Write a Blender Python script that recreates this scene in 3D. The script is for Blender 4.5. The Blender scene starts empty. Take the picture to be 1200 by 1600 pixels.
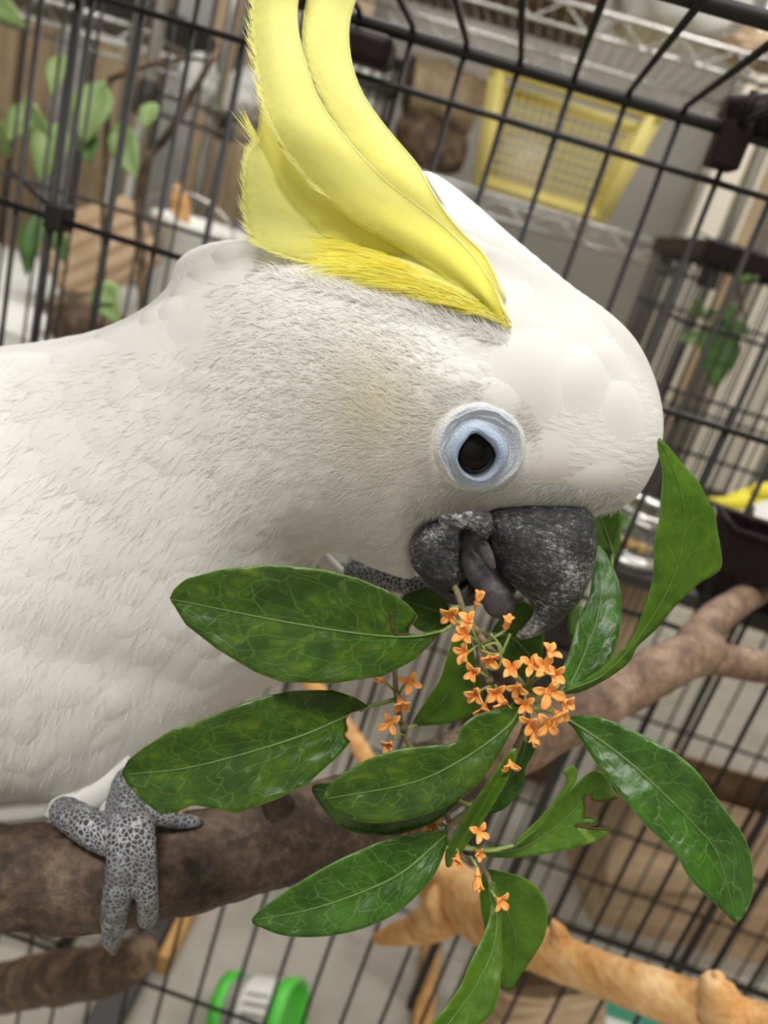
import bpy, bmesh, math, random
import numpy as np
from mathutils import Vector, Matrix, geometry, noise
from mathutils.bvhtree import BVHTree
random.seed(7); np.random.seed(7)
SC = bpy.context.scene
COL = SC.collection

# ------------------------------------------------------------------ camera
F = 1300.0                                   # focal length in pixels of the 1200x1600 frame
YAW, PIT, ROL = math.radians(3), math.radians(20.3), math.radians(17)
FH = Vector((-math.sin(YAW), math.cos(YAW), 0)); R0 = Vector((math.cos(YAW), math.sin(YAW), 0)); ZZ = Vector((0, 0, 1))
FW = FH*math.cos(PIT) - ZZ*math.sin(PIT); U0 = FH*math.sin(PIT) + ZZ*math.cos(PIT)
RT = R0*math.cos(ROL) + U0*math.sin(ROL); UP = -R0*math.sin(ROL) + U0*math.cos(ROL)
CAM = Vector((0, 0, 0.95))
cam = bpy.data.cameras.new('camera'); camo = bpy.data.objects.new('camera', cam); COL.objects.link(camo)
camo.matrix_world = Matrix(((RT.x, UP.x, -FW.x, CAM.x), (RT.y, UP.y, -FW.y, CAM.y), (RT.z, UP.z, -FW.z, CAM.z), (0, 0, 0, 1)))
cam.sensor_width = 36; cam.lens = F/1600*36; cam.clip_start = 0.005; cam.clip_end = 30
cam.dof.use_dof = True; cam.dof.focus_distance = 0.187; cam.dof.aperture_fstop = 14.5
SC.camera = camo
# ------------------------------------------------------------------ world, lights, exposure
w = bpy.data.worlds.new('world'); SC.world = w; w.use_nodes = True
w.node_tree.nodes['Background'].inputs[0].default_value = (0.9, 0.93, 1.0, 1)
w.node_tree.nodes['Background'].inputs[1].default_value = 0.0      # closed room: all light comes from the ceiling fixtures
SC.view_settings.view_transform = 'Standard'; SC.view_settings.look = 'None'
SC.view_settings.gamma = 1; SC.view_settings.use_curve_mapping = False
SC.view_settings.exposure = 0.0
LAMPS = [(-0.45, -0.60, 32), (0.9, 0.3, 14), (-0.5, 1.75, 18), (0.9, 1.9, 17)]    # ceiling fluorescent fixtures: x, y, watts

# ------------------------------------------------------------------ helpers
def ray(x, y): return FW + RT*((x-600)/F) + UP*((800-y)/F)
def dep(x, y, d): return CAM + ray(x, y)*d
def ony(x, y, Y): r = ray(x, y); return CAM + r*(Y/r.y)
def onz(x, y, z): r = ray(x, y); return CAM + r*((z-CAM.z)/r.z)
def proj(p):
    q = p-CAM; d = q.dot(FW); return 600+F*q.dot(RT)/d, 800-F*q.dot(UP)/d, d
def S(r, g, b):
    f = lambda c: ((c/255+0.055)/1.055)**2.4 if c > 10 else c/255/12.92
    return (f(r), f(g), f(b), 1)
def tag(o, label=None, cat=None, group=None, kind=None):
    if label: o['label'] = label
    if cat: o['category'] = cat
    if group: o['group'] = group
    if kind: o['kind'] = kind
    return o
def empty(name, loc, label=None, cat=None, group=None):
    o = bpy.data.objects.new(name, None); COL.objects.link(o); o.location = loc; o.empty_display_size = .02
    return tag(o, label, cat, group)
def link(name, me, parent=None):
    o = bpy.data.objects.new(name, me); COL.objects.link(o)
    if parent is not None:
        o.parent = parent
        o.matrix_parent_inverse = world_inv(parent)
    return o
def world_inv(p):
    m = p.matrix_basis.copy(); q = p
    while q.parent is not None:
        m = q.parent.matrix_basis @ q.matrix_parent_inverse @ m; q = q.parent
    return m.inverted()
def mesh(name, vs, fs, mat, parent=None, smooth=True, uv=None, col=None):
    me = bpy.data.meshes.new(name); me.from_pydata([tuple(v) for v in vs], [], fs)
    if smooth: me.polygons.foreach_set('use_smooth', [True]*len(me.polygons))
    if uv is not None:
        l = me.uv_layers.new(name='UVMap'); li = np.empty(len(me.loops), dtype=np.int32); me.loops.foreach_get('vertex_index', li)
        l.data.foreach_set('uv', np.asarray(uv, dtype=np.float32)[li].ravel())
    if col is not None:
        a = me.color_attributes.new('tint', 'FLOAT_COLOR', 'POINT'); cl_ = np.asarray(col, dtype=np.float32); c = np.ones((len(vs), 4), dtype=np.float32); c[:, :cl_.shape[1]] = cl_
        a.data.foreach_set('color', c.ravel())
    me.materials.append(mat); me.update()
    return link(name, me, parent)
class MB:
    def __init__(s): s.v = []; s.f = []
    def add(s, vs, fs):
        n = len(s.v); s.v += [Vector(q) for q in vs]; s.f += [tuple(n+i for i in g) for g in fs]; return s
    def box(s, lo, hi):
        (a, b, c), (d, e, g) = lo, hi
        return s.add([(a,b,c),(d,b,c),(d,e,c),(a,e,c),(a,b,g),(d,b,g),(d,e,g),(a,e,g)], [(0,3,2,1),(4,5,6,7),(0,1,5,4),(1,2,6,5),(2,3,7,6),(3,0,4,7)])
    def tube(s, pts, rad, n=10, cap=True, jit=0, squash=1.0):
        pts = [Vector(p) for p in pts]; m = len(pts)
        if not hasattr(rad, '__len__'): rad = [rad]*m
        ref = None; vs = []; fs = []
        for i in range(m):
            t = (pts[min(i+1, m-1)]-pts[max(i-1, 0)]).normalized()
            if ref is None: ref = t.orthogonal().normalized()
            a = (ref - t*ref.dot(t)).normalized(); b = t.cross(a); ref = a
            for k in range(n):
                th = 2*math.pi*k/n; r = rad[i]
                d = a*math.cos(th)+b*math.sin(th)*squash
                if jit:
                    q = pts[i]+d*r
                    r *= 1+jit*(noise.noise(q*90)*.6+noise.noise(q*260)*.4)
                vs.append(pts[i]+d*r)
        for i in range(m-1):
            for k in range(n):
                k2 = (k+1) % n; fs.append((i*n+k, i*n+k2, (i+1)*n+k2, (i+1)*n+k))
        if cap: fs.append(tuple(range(n-1, -1, -1))); fs.append(tuple((m-1)*n+k for k in range(n)))
        return s.add(vs, fs)
    def lathe(s, prof, c, axis=ZZ, n=24, close=False):
        axis = Vector(axis).normalized(); a = axis.orthogonal().normalized(); b = axis.cross(a); vs = []; fs = []
        for (r, z) in prof:
            for k in range(n):
                th = 2*math.pi*k/n; vs.append(Vector(c)+axis*z+(a*math.cos(th)+b*math.sin(th))*r)
        m = len(prof)
        for i in range(m-1):
            for k in range(n):
                k2 = (k+1) % n; fs.append((i*n+k, i*n+k2, (i+1)*n+k2, (i+1)*n+k))
        return s.add(vs, fs)
    def build(s, name, mat, parent=None, smooth=False): return mesh(name, s.v, s.f, mat, parent, smooth)
def spline(pts, n):
    pts = [np.array(p, dtype=float) for p in pts]; P = [2*pts[0]-pts[1]]+pts+[2*pts[-1]-pts[-2]]; out = []
    m = len(pts)-1
    for j in range(n):
        t = j/(n-1)*m; i = min(int(t), m-1); t -= i; a, b, c, d = P[i:i+4]
        out.append(.5*((2*b)+(c-a)*t+(2*a-5*b+4*c-d)*t*t+(3*b-a-3*c+d)*t**3))
    return np.array(out)
def bevel(o, w=.002, seg=2):
    m = o.modifiers.new('bevel', 'BEVEL'); m.width = w; m.segments = seg; m.limit_method = 'ANGLE'; return o

# ------------------------------------------------------------------ materials
def nodes(name):
    m = bpy.data.materials.new(name); m.use_nodes = True; nt = m.node_tree; b = nt.nodes['Principled BSDF']
    return m, nt, b
def N(nt, typ, **kw):
    n = nt.nodes.new(typ)
    for k, v in kw.items():
        if k in n.inputs.keys(): n.inputs[k].default_value = v
        else: setattr(n, k, v)
    return n
def mth(nt, op, a, b=None):
    n = nt.nodes.new('ShaderNodeMath'); n.operation = op
    for i, q in enumerate((a, b)):
        if q is None: continue
        if isinstance(q, (int, float)): n.inputs[i].default_value = q
        else: nt.links.new(q, n.inputs[i])
    return n.outputs[0]
def ramp(nt, fac, stops):
    r = nt.nodes.new('ShaderNodeValToRGB'); e = r.color_ramp.elements
    while len(e) > 1: e.remove(e[-1])
    e[0].position = stops[0][0]; e[0].color = stops[0][1]
    for p, c in stops[1:]: k = e.new(p); k.color = c
    nt.links.new(fac, r.inputs[0]); return r.outputs[0]
def mix(nt, fac, a, b, blend='MIX'):
    n = nt.nodes.new('ShaderNodeMix'); n.data_type = 'RGBA'; n.blend_type = blend
    for i, q in ((0, fac), (6, a), (7, b)):
        if isinstance(q, (int, float, tuple)): n.inputs[i].default_value = q
        else: nt.links.new(q, n.inputs[i])
    return n.outputs[2]
def bump(nt, b, h, dist, strength=1.0):
    n = nt.nodes.new('ShaderNodeBump'); n.inputs['Strength'].default_value = strength; n.inputs['Distance'].default_value = dist
    nt.links.new(h, n.inputs['Height']); nt.links.new(n.outputs[0], b.inputs['Normal']); return n
def plain(name, c, rough=.5, metal=0, c2=None, scale=30, bmp=0, bscale=200, spec=.5, coat=0, stretch=None, detail=5):
    m, nt, b = nodes(name); b.inputs['Roughness'].default_value = rough; b.inputs['Metallic'].default_value = metal
    b.inputs['Specular IOR Level'].default_value = spec; b.inputs['Coat Weight'].default_value = coat
    tc = N(nt, 'ShaderNodeTexCoord'); co = tc.outputs['Object']
    if stretch:
        mp = N(nt, 'ShaderNodeMapping'); mp.inputs['Scale'].default_value = stretch; nt.links.new(co, mp.inputs[0]); co = mp.outputs[0]
    b.inputs['Base Color'].default_value = c
    if c2:
        nz = N(nt, 'ShaderNodeTexNoise', Scale=scale, Detail=detail, Roughness=.6); nt.links.new(co, nz.inputs[0])
        nt.links.new(ramp(nt, nz.outputs[0], [(.32, c), (.68, c2)]), b.inputs['Base Color'])
    if bmp:
        nz = N(nt, 'ShaderNodeTexNoise', Scale=bscale, Detail=6.0, Roughness=.65); nt.links.new(co, nz.inputs[0]); bump(nt, b, nz.outputs[0], bmp)
    return m
M = {}
def feather_mat(name, trans=.25, freq=31., bd=.00003, soft=True, mid=0.0):
    """tinted vane with fine barbs; the vertex alpha thins the wispy rim of the vane along its barbs"""
    m, nt, b = nodes(name); b.inputs['Roughness'].default_value = .62; b.inputs['Specular IOR Level'].default_value = .25
    b.inputs['Sheen Weight'].default_value = .12
    at = N(nt, 'ShaderNodeVertexColor', layer_name='tint'); nt.links.new(at.outputs[0], b.inputs['Base Color'])
    uv = N(nt, 'ShaderNodeTexCoord').outputs['UV']; sp = N(nt, 'ShaderNodeSeparateXYZ'); nt.links.new(uv, sp.inputs[0])
    au = mth(nt, 'ABSOLUTE', mth(nt, 'SUBTRACT', sp.outputs[0], mid))
    nz = N(nt, 'ShaderNodeTexNoise', Scale=5.0, Detail=3.0); nt.links.new(uv, nz.inputs[0])
    ph = mth(nt, 'ADD', mth(nt, 'MULTIPLY', mth(nt, 'SUBTRACT', sp.outputs[1], mth(nt, 'MULTIPLY', au, .9)), freq*6.283), mth(nt, 'MULTIPLY', nz.outputs[0], 9))
    sn = mth(nt, 'SINE', ph); bump(nt, b, sn, bd, .5)
    out = nt.nodes['Material Output']; tr = N(nt, 'ShaderNodeBsdfTranslucent'); ms = N(nt, 'ShaderNodeMixShader'); ms.inputs[0].default_value = trans
    nt.links.new(at.outputs[0], tr.inputs[0]); nt.links.new(b.outputs[0], ms.inputs[1]); nt.links.new(tr.outputs[0], ms.inputs[2]); last = ms.outputs[0]
    if soft:
        al = mth(nt, 'ADD', at.outputs[1], mth(nt, 'MULTIPLY', mth(nt, 'SUBTRACT', nz.outputs[0], .5), .7)); al = mth(nt, 'ADD', al, mth(nt, 'MULTIPLY', sn, .12))
        fac = ramp(nt, al, [(.12, (0, 0, 0, 1)), (.85, (1, 1, 1, 1))])
        tp = N(nt, 'ShaderNodeBsdfTransparent'); m2 = N(nt, 'ShaderNodeMixShader'); nt.links.new(fac, m2.inputs[0]); nt.links.new(tp.outputs[0], m2.inputs[1]); nt.links.new(last, m2.inputs[2]); last = m2.outputs[0]
    nt.links.new(last, out.inputs[0])
    return m
M['feather'] = feather_mat('white_feather', .0, 27., .000045, False)
M['soft_white'] = feather_mat('soft_white_feather', .0, 40., .000006)
M['smooth_feather'] = feather_mat('smooth_white_feather', .0, 40., .000006, False)
M['strand'] = feather_mat('white_down', .05, 1., .000001, False)
M['yellow'] = feather_mat('yellow_crest', .2, 55., .00003, True, .05)
M['yellow_strand'] = feather_mat('yellow_barb', .3, 1., .000001, False)
def body_mat():
    m, nt, b = nodes('white_plumage'); b.inputs['Roughness'].default_value = .65; b.inputs['Specular IOR Level'].default_value = .2
    b.inputs['Subsurface Weight'].default_value = .0
    at = N(nt, 'ShaderNodeVertexColor', layer_name='tint'); nt.links.new(at.outputs[0], b.inputs['Base Color'])
    tc = N(nt, 'ShaderNodeTexCoord'); mp = N(nt, 'ShaderNodeMapping'); mp.inputs['Scale'].default_value = (250, 250, 900); nt.links.new(tc.outputs['Object'], mp.inputs[0])
    nz = N(nt, 'ShaderNodeTexNoise', Scale=1.0, Detail=4.0); nt.links.new(mp.outputs[0], nz.inputs[0]); bump(nt, b, nz.outputs[0], .0006, .5)
    return m
M['body'] = body_mat()
def beak_mat():
    m, nt, b = nodes('chalky_black_beak'); tc = N(nt, 'ShaderNodeTexCoord'); co = tc.outputs['Object']
    n1 = N(nt, 'ShaderNodeTexNoise', Scale=900.0, Detail=8.0, Roughness=.75); n1.inputs['Distortion'].default_value = .8; nt.links.new(co, n1.inputs[0])
    n2 = N(nt, 'ShaderNodeTexNoise', Scale=70.0, Detail=3.0); nt.links.new(co, n2.inputs[0])
    mp = N(nt, 'ShaderNodeMapping'); mp.inputs['Scale'].default_value = (260, 700, 1700); mp.inputs['Rotation'].default_value = (.5, .4, .6); nt.links.new(co, mp.inputs[0])
    sc = N(nt, 'ShaderNodeTexNoise', Scale=1.0, Detail=5.0, Roughness=.7); sc.inputs['Distortion'].default_value = 1.2; nt.links.new(mp.outputs[0], sc.inputs[0])
    s = mth(nt, 'ADD', mth(nt, 'ADD', mth(nt, 'MULTIPLY', n1.outputs[0], .42), mth(nt, 'MULTIPLY', sc.outputs[0], .30)), mth(nt, 'MULTIPLY', n2.outputs[0], .28))
    c = ramp(nt, s, [(.40, S(16, 16, 18)), (.48, S(36, 36, 38)), (.53, S(78, 78, 80)), (.59, S(185, 185, 183))])
    n3 = N(nt, 'ShaderNodeTexNoise', Scale=60.0, Detail=4.0); nt.links.new(co, n3.inputs[0])
    c = mix(nt, ramp(nt, n3.outputs[0], [(.65, (0, 0, 0, 1)), (.75, (.5, .5, .5, 1))]), c, S(120, 100, 72))
    nt.links.new(c, b.inputs['Base Color']); b.inputs['Roughness'].default_value = .42
    bump(nt, b, s, .0012, .7); return m
M['beak'] = beak_mat()
M['mouth'] = plain('dark_mouth', S(40, 36, 38), .35, c2=S(62, 56, 58), scale=200)
M['tongue'] = plain('grey_tongue', S(38, 36, 40), .42, c2=S(84, 79, 84), scale=160, bmp=.0004, bscale=500)
def skin_mat():
    m, nt, b = nodes('blue_eye_skin'); at = N(nt, 'ShaderNodeVertexColor', layer_name='tint'); b.inputs['Roughness'].default_value = .5
    tc = N(nt, 'ShaderNodeTexCoord'); v = N(nt, 'ShaderNodeTexVoronoi', Scale=1500.0); v.feature = 'DISTANCE_TO_EDGE'; nt.links.new(tc.outputs['Object'], v.inputs[0])
    nt.links.new(at.outputs[0], b.inputs['Base Color'])
    bump(nt, b, v.outputs[0], .0004, .6); b.inputs['Subsurface Weight'].default_value = .1; b.inputs['Subsurface Radius'].default_value = (.001, .0007, .0006)
    return m
M['skin'] = skin_mat()
M['eye'] = plain('glossy_black_eye', (.0015, .0013, .0012, 1), .10, spec=.22)
def foot_mat():
    m, nt, b = nodes('scaly_grey_foot'); tc = N(nt, 'ShaderNodeTexCoord')
    v = N(nt, 'ShaderNodeTexVoronoi', Scale=760.0); v.feature = 'DISTANCE_TO_EDGE'; nt.links.new(tc.outputs['Object'], v.inputs[0])
    nz = N(nt, 'ShaderNodeTexNoise', Scale=130.0, Detail=3.0); nt.links.new(tc.outputs['Object'], nz.inputs[0])
    k = 1
    lo = (.028*k, .03*k, .035*k, 1); hi = (.48*k, .49*k, .52*k, 1); md = (.11*k, .113*k, .125*k, 1)
    c = mix(nt, ramp(nt, v.outputs[0], [(.03, (0, 0, 0, 1)), (.15, (1, 1, 1, 1))]), hi, lo)
    nt.links.new(mix(nt, ramp(nt, nz.outputs[0], [(.35, (.05, .05, .05, 1)), (.7, (.7, .7, .7, 1))]), c, md), b.inputs['Base Color']); b.inputs['Roughness'].default_value = .5
    bump(nt, b, v.outputs[0], .0008, .8); return m
M['foot'] = foot_mat()
M['claw'] = plain('dark_claw', S(45, 44, 48), .4, c2=S(95, 95, 98), scale=300, bmp=.0004, bscale=600)
def leaf_mat(name, dark, mid, vein, spot, rough=.33, veinamt=.8):
    m, nt, b = nodes(name); uv = N(nt, 'ShaderNodeTexCoord').outputs['UV']; ob = N(nt, 'ShaderNodeTexCoord').outputs['Object']
    sp = N(nt, 'ShaderNodeSeparateXYZ'); nt.links.new(uv, sp.inputs[0]); U, V = sp.outputs[0], sp.outputs[1]
    av = mth(nt, 'ABSOLUTE', V)
    nz = N(nt, 'ShaderNodeTexNoise', Scale=2.5, Detail=2.0); nt.links.new(uv, nz.inputs[0])
    # side veins curve from the midrib towards the tip; finer net from cells
    uu = mth(nt, 'ADD', mth(nt, 'SUBTRACT', U, mth(nt, 'MULTIPLY', av, .10)), mth(nt, 'MULTIPLY', nz.outputs[0], .10))
    fr = mth(nt, 'ABSOLUTE', mth(nt, 'SUBTRACT', mth(nt, 'FRACT', mth(nt, 'MULTIPLY', uu, 8.0)), .5))
    side = ramp(nt, fr, [(0, (1, 1, 1, 1)), (.045, (0, 0, 0, 1))])
    side = mth(nt, 'MULTIPLY', side, ramp(nt, av, [(.5, (1, 1, 1, 1)), (.8, (0, 0, 0, 1))]))
    wn = N(nt, 'ShaderNodeTexNoise', Scale=4.0, Detail=2.0); nt.links.new(uv, wn.inputs[0])
    wob = mth(nt, 'MULTIPLY', mth(nt, 'SUBTRACT', wn.outputs[0], .5), .55)
    mp = N(nt, 'ShaderNodeCombineXYZ'); nt.links.new(mth(nt, 'ADD', mth(nt, 'SUBTRACT', mth(nt, 'MULTIPLY', U, 10), mth(nt, 'MULTIPLY', av, 1.2)), wob), mp.inputs[0]); nt.links.new(mth(nt, 'ADD', mth(nt, 'MULTIPLY', V, 3.0), wob), mp.inputs[1])
    v1 = N(nt, 'ShaderNodeTexVoronoi', Scale=1.0); v1.feature = 'DISTANCE_TO_EDGE'; nt.links.new(mp.outputs[0], v1.inputs[0])
    v2 = N(nt, 'ShaderNodeTexVoronoi', Scale=2.6); v2.feature = 'DISTANCE_TO_EDGE'; nt.links.new(mp.outputs[0], v2.inputs[0])
    net = mth(nt, 'MAXIMUM', ramp(nt, v1.outputs[0], [(0, (.62, .62, .62, 1)), (.035, (0, 0, 0, 1))]), ramp(nt, v2.outputs[0], [(0, (.16, .16, .16, 1)), (.05, (0, 0, 0, 1))]))
    vv = mth(nt, 'MAXIMUM', mth(nt, 'MULTIPLY', side, .8), net)
    vv = mth(nt, 'MULTIPLY', vv, veinamt)
    n2 = N(nt, 'ShaderNodeTexNoise', Scale=150.0, Detail=3.0); nt.links.new(ob, n2.inputs[0])
    c = mix(nt, ramp(nt, n2.outputs[0], [(.35, (0, 0, 0, 1)), (.65, (1, 1, 1, 1))]), dark, mid)
    cell = ramp(nt, v1.outputs[0], [(.10, (0, 0, 0, 1)), (.38, (.85, .85, .85, 1))])
    c = mix(nt, mth(nt, 'MULTIPLY', cell, ramp(nt, n2.outputs[0], [(.45, (0, 0, 0, 1)), (.62, (1, 1, 1, 1))])), c, spot)
    c = mix(nt, vv, c, vein)
    c = mix(nt, ramp(nt, av, [(.955, (0, 0, 0, 1)), (1, (.7, .7, .7, 1))]), c, vein)
    nt.links.new(c, b.inputs['Base Color']); b.inputs['Roughness'].default_value = rough; b.inputs['Specular IOR Level'].default_value = .45
    hh = mth(nt, 'SUBTRACT', mth(nt, 'MULTIPLY', v1.outputs[0], .8), mth(nt, 'MULTIPLY', vv, .25)); bump(nt, b, hh, .00026, .45)
    out = nt.nodes['Material Output']; tr = N(nt, 'ShaderNodeBsdfTranslucent'); ms = N(nt, 'ShaderNodeMixShader'); ms.inputs[0].default_value = .22
    nt.links.new(mix(nt, .5, c, S(104, 138, 22)), tr.inputs[0]); nt.links.new(b.outputs[0], ms.inputs[1]); nt.links.new(tr.outputs[0], ms.inputs[2]); nt.links.new(ms.outputs[0], out.inputs[0])
    return m
M['leaf'] = leaf_mat('dark_green_leaf', S(40, 72, 6), S(58, 94, 11), S(114, 146, 60), S(100, 126, 18), .33, .6)
M['leaf_gloss'] = leaf_mat('glossy_green_leaf', S(42, 82, 14), S(60, 106, 24), S(124, 160, 84), S(74, 120, 32), .32, .65)
M['leaf_young'] = leaf_mat('fresh_green_leaf', S(66, 104, 14), S(84, 124, 22), S(124, 160, 62), S(98, 136, 30), .42, .4)
M['midrib'] = plain('pale_midrib', S(98, 128, 62), .4, c2=S(84, 114, 50), scale=300)
M['bite'] = plain('dry_brown_bite', S(70, 46, 20), .8, c2=S(104, 76, 40), scale=500)
M['petal'] = plain('orange_petal', S(240, 150, 66), .45, c2=S(250, 182, 104), scale=500, spec=.35)
M['pedicel'] = plain('pale_green_stalk', S(150, 168, 100), .5, c2=S(120, 140, 70), scale=400)
M['stem'] = plain('woody_stem', S(112, 100, 72), .7, c2=S(142, 130, 98), scale=500, bmp=.0005, bscale=800)
def bark(name, cols, scale=60, bd=.004, stretch=(1, 1, 1)):
    m, nt, b = nodes(name); tc = N(nt, 'ShaderNodeTexCoord'); mp = N(nt, 'ShaderNodeMapping'); mp.inputs['Scale'].default_value = stretch; nt.links.new(tc.outputs['Object'], mp.inputs[0])
    n1 = N(nt, 'ShaderNodeTexNoise', Scale=scale, Detail=9.0, Roughness=.68); nt.links.new(mp.outputs[0], n1.inputs[0])
    n2 = N(nt, 'ShaderNodeTexNoise', Scale=scale*7, Detail=4.0); nt.links.new(mp.outputs[0], n2.inputs[0])
    s = mth(nt, 'ADD', mth(nt, 'MULTIPLY', n1.outputs[0], .75), mth(nt, 'MULTIPLY', n2.outputs[0], .25))
    nt.links.new(ramp(nt, s, [(.36, cols[0]), (.5, cols[1]), (.62, cols[2])]), b.inputs['Base Color']); b.inputs['Roughness'].default_value = .62
    b.inputs['Specular IOR Level'].default_value = .35
    bump(nt, b, s, bd, .6); return m
M['bark'] = bark('dark_bark', (S(38, 30, 24), S(78, 62, 51), S(116, 98, 83)), 55, .006)
M['bark2'] = bark('brown_bark', (S(54, 42, 33), S(92, 74, 58), S(142, 118, 94)), 40, .004)
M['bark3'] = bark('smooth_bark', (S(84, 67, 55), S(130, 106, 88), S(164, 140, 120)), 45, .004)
M['pale_wood'] = bark('peeled_wood', (S(176, 122, 66), S(216, 166, 106), S(236, 200, 150)), 26, .0012, (1, 1, 3))
M['wire'] = plain('black_wire', S(22, 20, 19), .45, c2=S(32, 29, 28), scale=60, spec=.35)
M['brown_plastic'] = plain('maroon_plastic', S(22, 12, 13), .5, c2=S(30, 18, 19), scale=40, spec=.2)
M['chrome'] = plain('chrome', S(200, 200, 198), .25, 1.0)
M['yellow_plastic'] = plain('yellow_plastic', S(232, 216, 124), .45, c2=S(238, 224, 142), scale=20)
M['concrete'] = plain('concrete', S(150, 145, 134), .75, c2=S(172, 167, 156), scale=9, bmp=.001, bscale=60)
M['wall'] = plain('grey_wall', S(122, 118, 110), .8, c2=S(132, 127, 119), scale=3)
M['beige'] = plain('beige_paint', S(208, 200, 184), .7, c2=S(214, 207, 192), scale=3)
M['ceil'] = plain('ceiling_white', S(225, 223, 218), .8, c2=S(230, 228, 222), scale=3)
M['tan'] = bark('tan_board', (S(142, 124, 98), S(168, 148, 118), S(186, 166, 138)), 8, .001, (6, 6, .6))
M['orange_wood'] = bark('orange_wood', (S(160, 116, 60), S(186, 142, 84), S(200, 160, 104)), 10, .001, (4, 1, 4))
M['paper'] = plain('kraft_paper', S(168, 142, 112), .8, c2=S(190, 166, 136), scale=14, bmp=.004, bscale=30)
M['white'] = plain('white_plastic', S(226, 226, 222), .4, c2=S(232, 232, 228), scale=10)
M['grey'] = plain('grey_plastic', S(150, 148, 146), .5, c2=S(168, 166, 162), scale=20)
M['dark'] = plain('dark_metal', S(38, 35, 34), .5, c2=S(52, 48, 46), scale=30)
M['green'] = plain('bright_green_plastic', S(78, 196, 62), .4, c2=S(96, 208, 78), scale=20)
M['teal'] = plain('teal_print', S(60, 140, 112), .5, c2=S(72, 152, 124), scale=10)
M['ink'] = plain('grey_ink', S(92, 90, 92), .6)
M['plant'] = plain('soft_green_leaf', S(118, 146, 84), .5, c2=S(144, 168, 108), scale=40)
M['plant2'] = plain('deep_green_leaf', S(62, 98, 38), .5, c2=S(80, 118, 52), scale=40)
M['purple'] = plain('purple_fabric', S(78, 66, 104), .7, c2=S(104, 90, 124), scale=90)
M['red'] = plain('red_fabric', S(150, 60, 60), .7, c2=S(168, 80, 76), scale=60)
M['seed'] = plain('yellow_corn', S(212, 184, 110), .5, c2=S(190, 150, 80), scale=200)
def glass_mat():
    m, nt, b = nodes('clear_plastic'); b.inputs['Transmission Weight'].default_value = 1; b.inputs['Roughness'].default_value = .05; b.inputs['IOR'].default_value = 1.3; return m
M['glass'] = glass_mat()
def film_mat():
    m, nt, b = nodes('clear_film'); b.inputs['Base Color'].default_value = S(235, 235, 235); b.inputs['Roughness'].default_value = .25; b.inputs['Alpha'].default_value = .55; return m
M['film'] = film_mat()
def emit(name, c, e):
    m, nt, b = nodes(name); b.inputs['Emission Color'].default_value = c; b.inputs['Emission Strength'].default_value = e; return m
M['lamp'] = emit('lit_diffuser', (1, .97, .92, 1), 6)

# ------------------------------------------------------------------ room
X0, X1, Y0, Y1, H = -2.4, 2.6, -1.8, 2.6, 2.55
def st(name, lo, hi, mat): return tag(MB().box(lo, hi).build(name, mat), kind='structure')
st('floor', (X0, Y0, -.1), (X1, Y1, 0), M['concrete'])
st('ceiling', (X0, Y0, H), (X1, Y1, H+.1), M['ceil'])
st('wall_back', (X0, Y1, 0), (X1, Y1+.1, H), M['wall'])
st('wall_left', (X0-.1, Y0, 0), (X0, Y1, H), M['wall'])
st('wall_right', (X1, Y0, 0), (X1+.1, Y1, H), M['beige'])
st('wall_front', (X0, Y0-.1, 0), (X1, Y0, H), M['ceil'])
for i, (x, y, e) in enumerate(LAMPS):
    t = empty('ceiling_lamp', (x, y, H), 'long white fluorescent fixture on the ceiling', 'lamp', 'ceiling fluorescent lamps')
    MB().box((x-.62, y-.13, H-.06), (x+.62, y+.13, H)).build('housing', M['white'], t)
    MB().box((x-.58, y-.10, H-.075), (x+.58, y+.10, H-.061)).build('diffuser_offscreen', M['lamp'], t)
    la = bpy.data.lights.new('tube_light_offscreen', 'AREA'); la.shape = 'RECTANGLE'; la.size = 1.15; la.size_y = .22; la.energy = e; la.color = (1, .975, .935)
    lo = bpy.data.objects.new('tube_light_offscreen', la); COL.objects.link(lo); lo.parent = t; lo.location = (0, 0, -.085)
# ------------------------------------------------------------------ behind the cage: storage rack, table, small cage, things on the floor
def part_box(name, lo, hi, mat, parent): return bevel(MB().box(lo, hi).build(name, mat, parent), .0015, 2)
# beige pilaster and trim on the back wall
for i, (a, b_, d, mt) in enumerate(((.44, .57, .10, 'beige'), (.57, .63, .05, 'tan'), (.68, 1.25, .08, 'beige'))):
    st('trim_%d' % (i+1), (a, Y1-d, 0), (b_, Y1, H), M[mt])
# wooden boarding behind the left of the rack
bd = empty('board_screen', (-1.2, 2.45, 0), 'screen of upright tan and grey boards behind the plants', 'screen')
for k in range(14):
    x = -2.0+k*.105
    part_box('board', (x, 2.42+.008*(k % 3), 0), (x+.085+.012*(k % 2), 2.46+.008*(k % 3), 1.55+.03*(k % 4)), M['tan'] if k % 3 else M['grey'], bd)
part_box('rail', (-2.02, 2.465, .3), (-.5, 2.50, .36), M['tan'], bd); part_box('rail', (-2.02, 2.465, 1.2), (-.5, 2.50, 1.26), M['tan'], bd)

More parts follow.
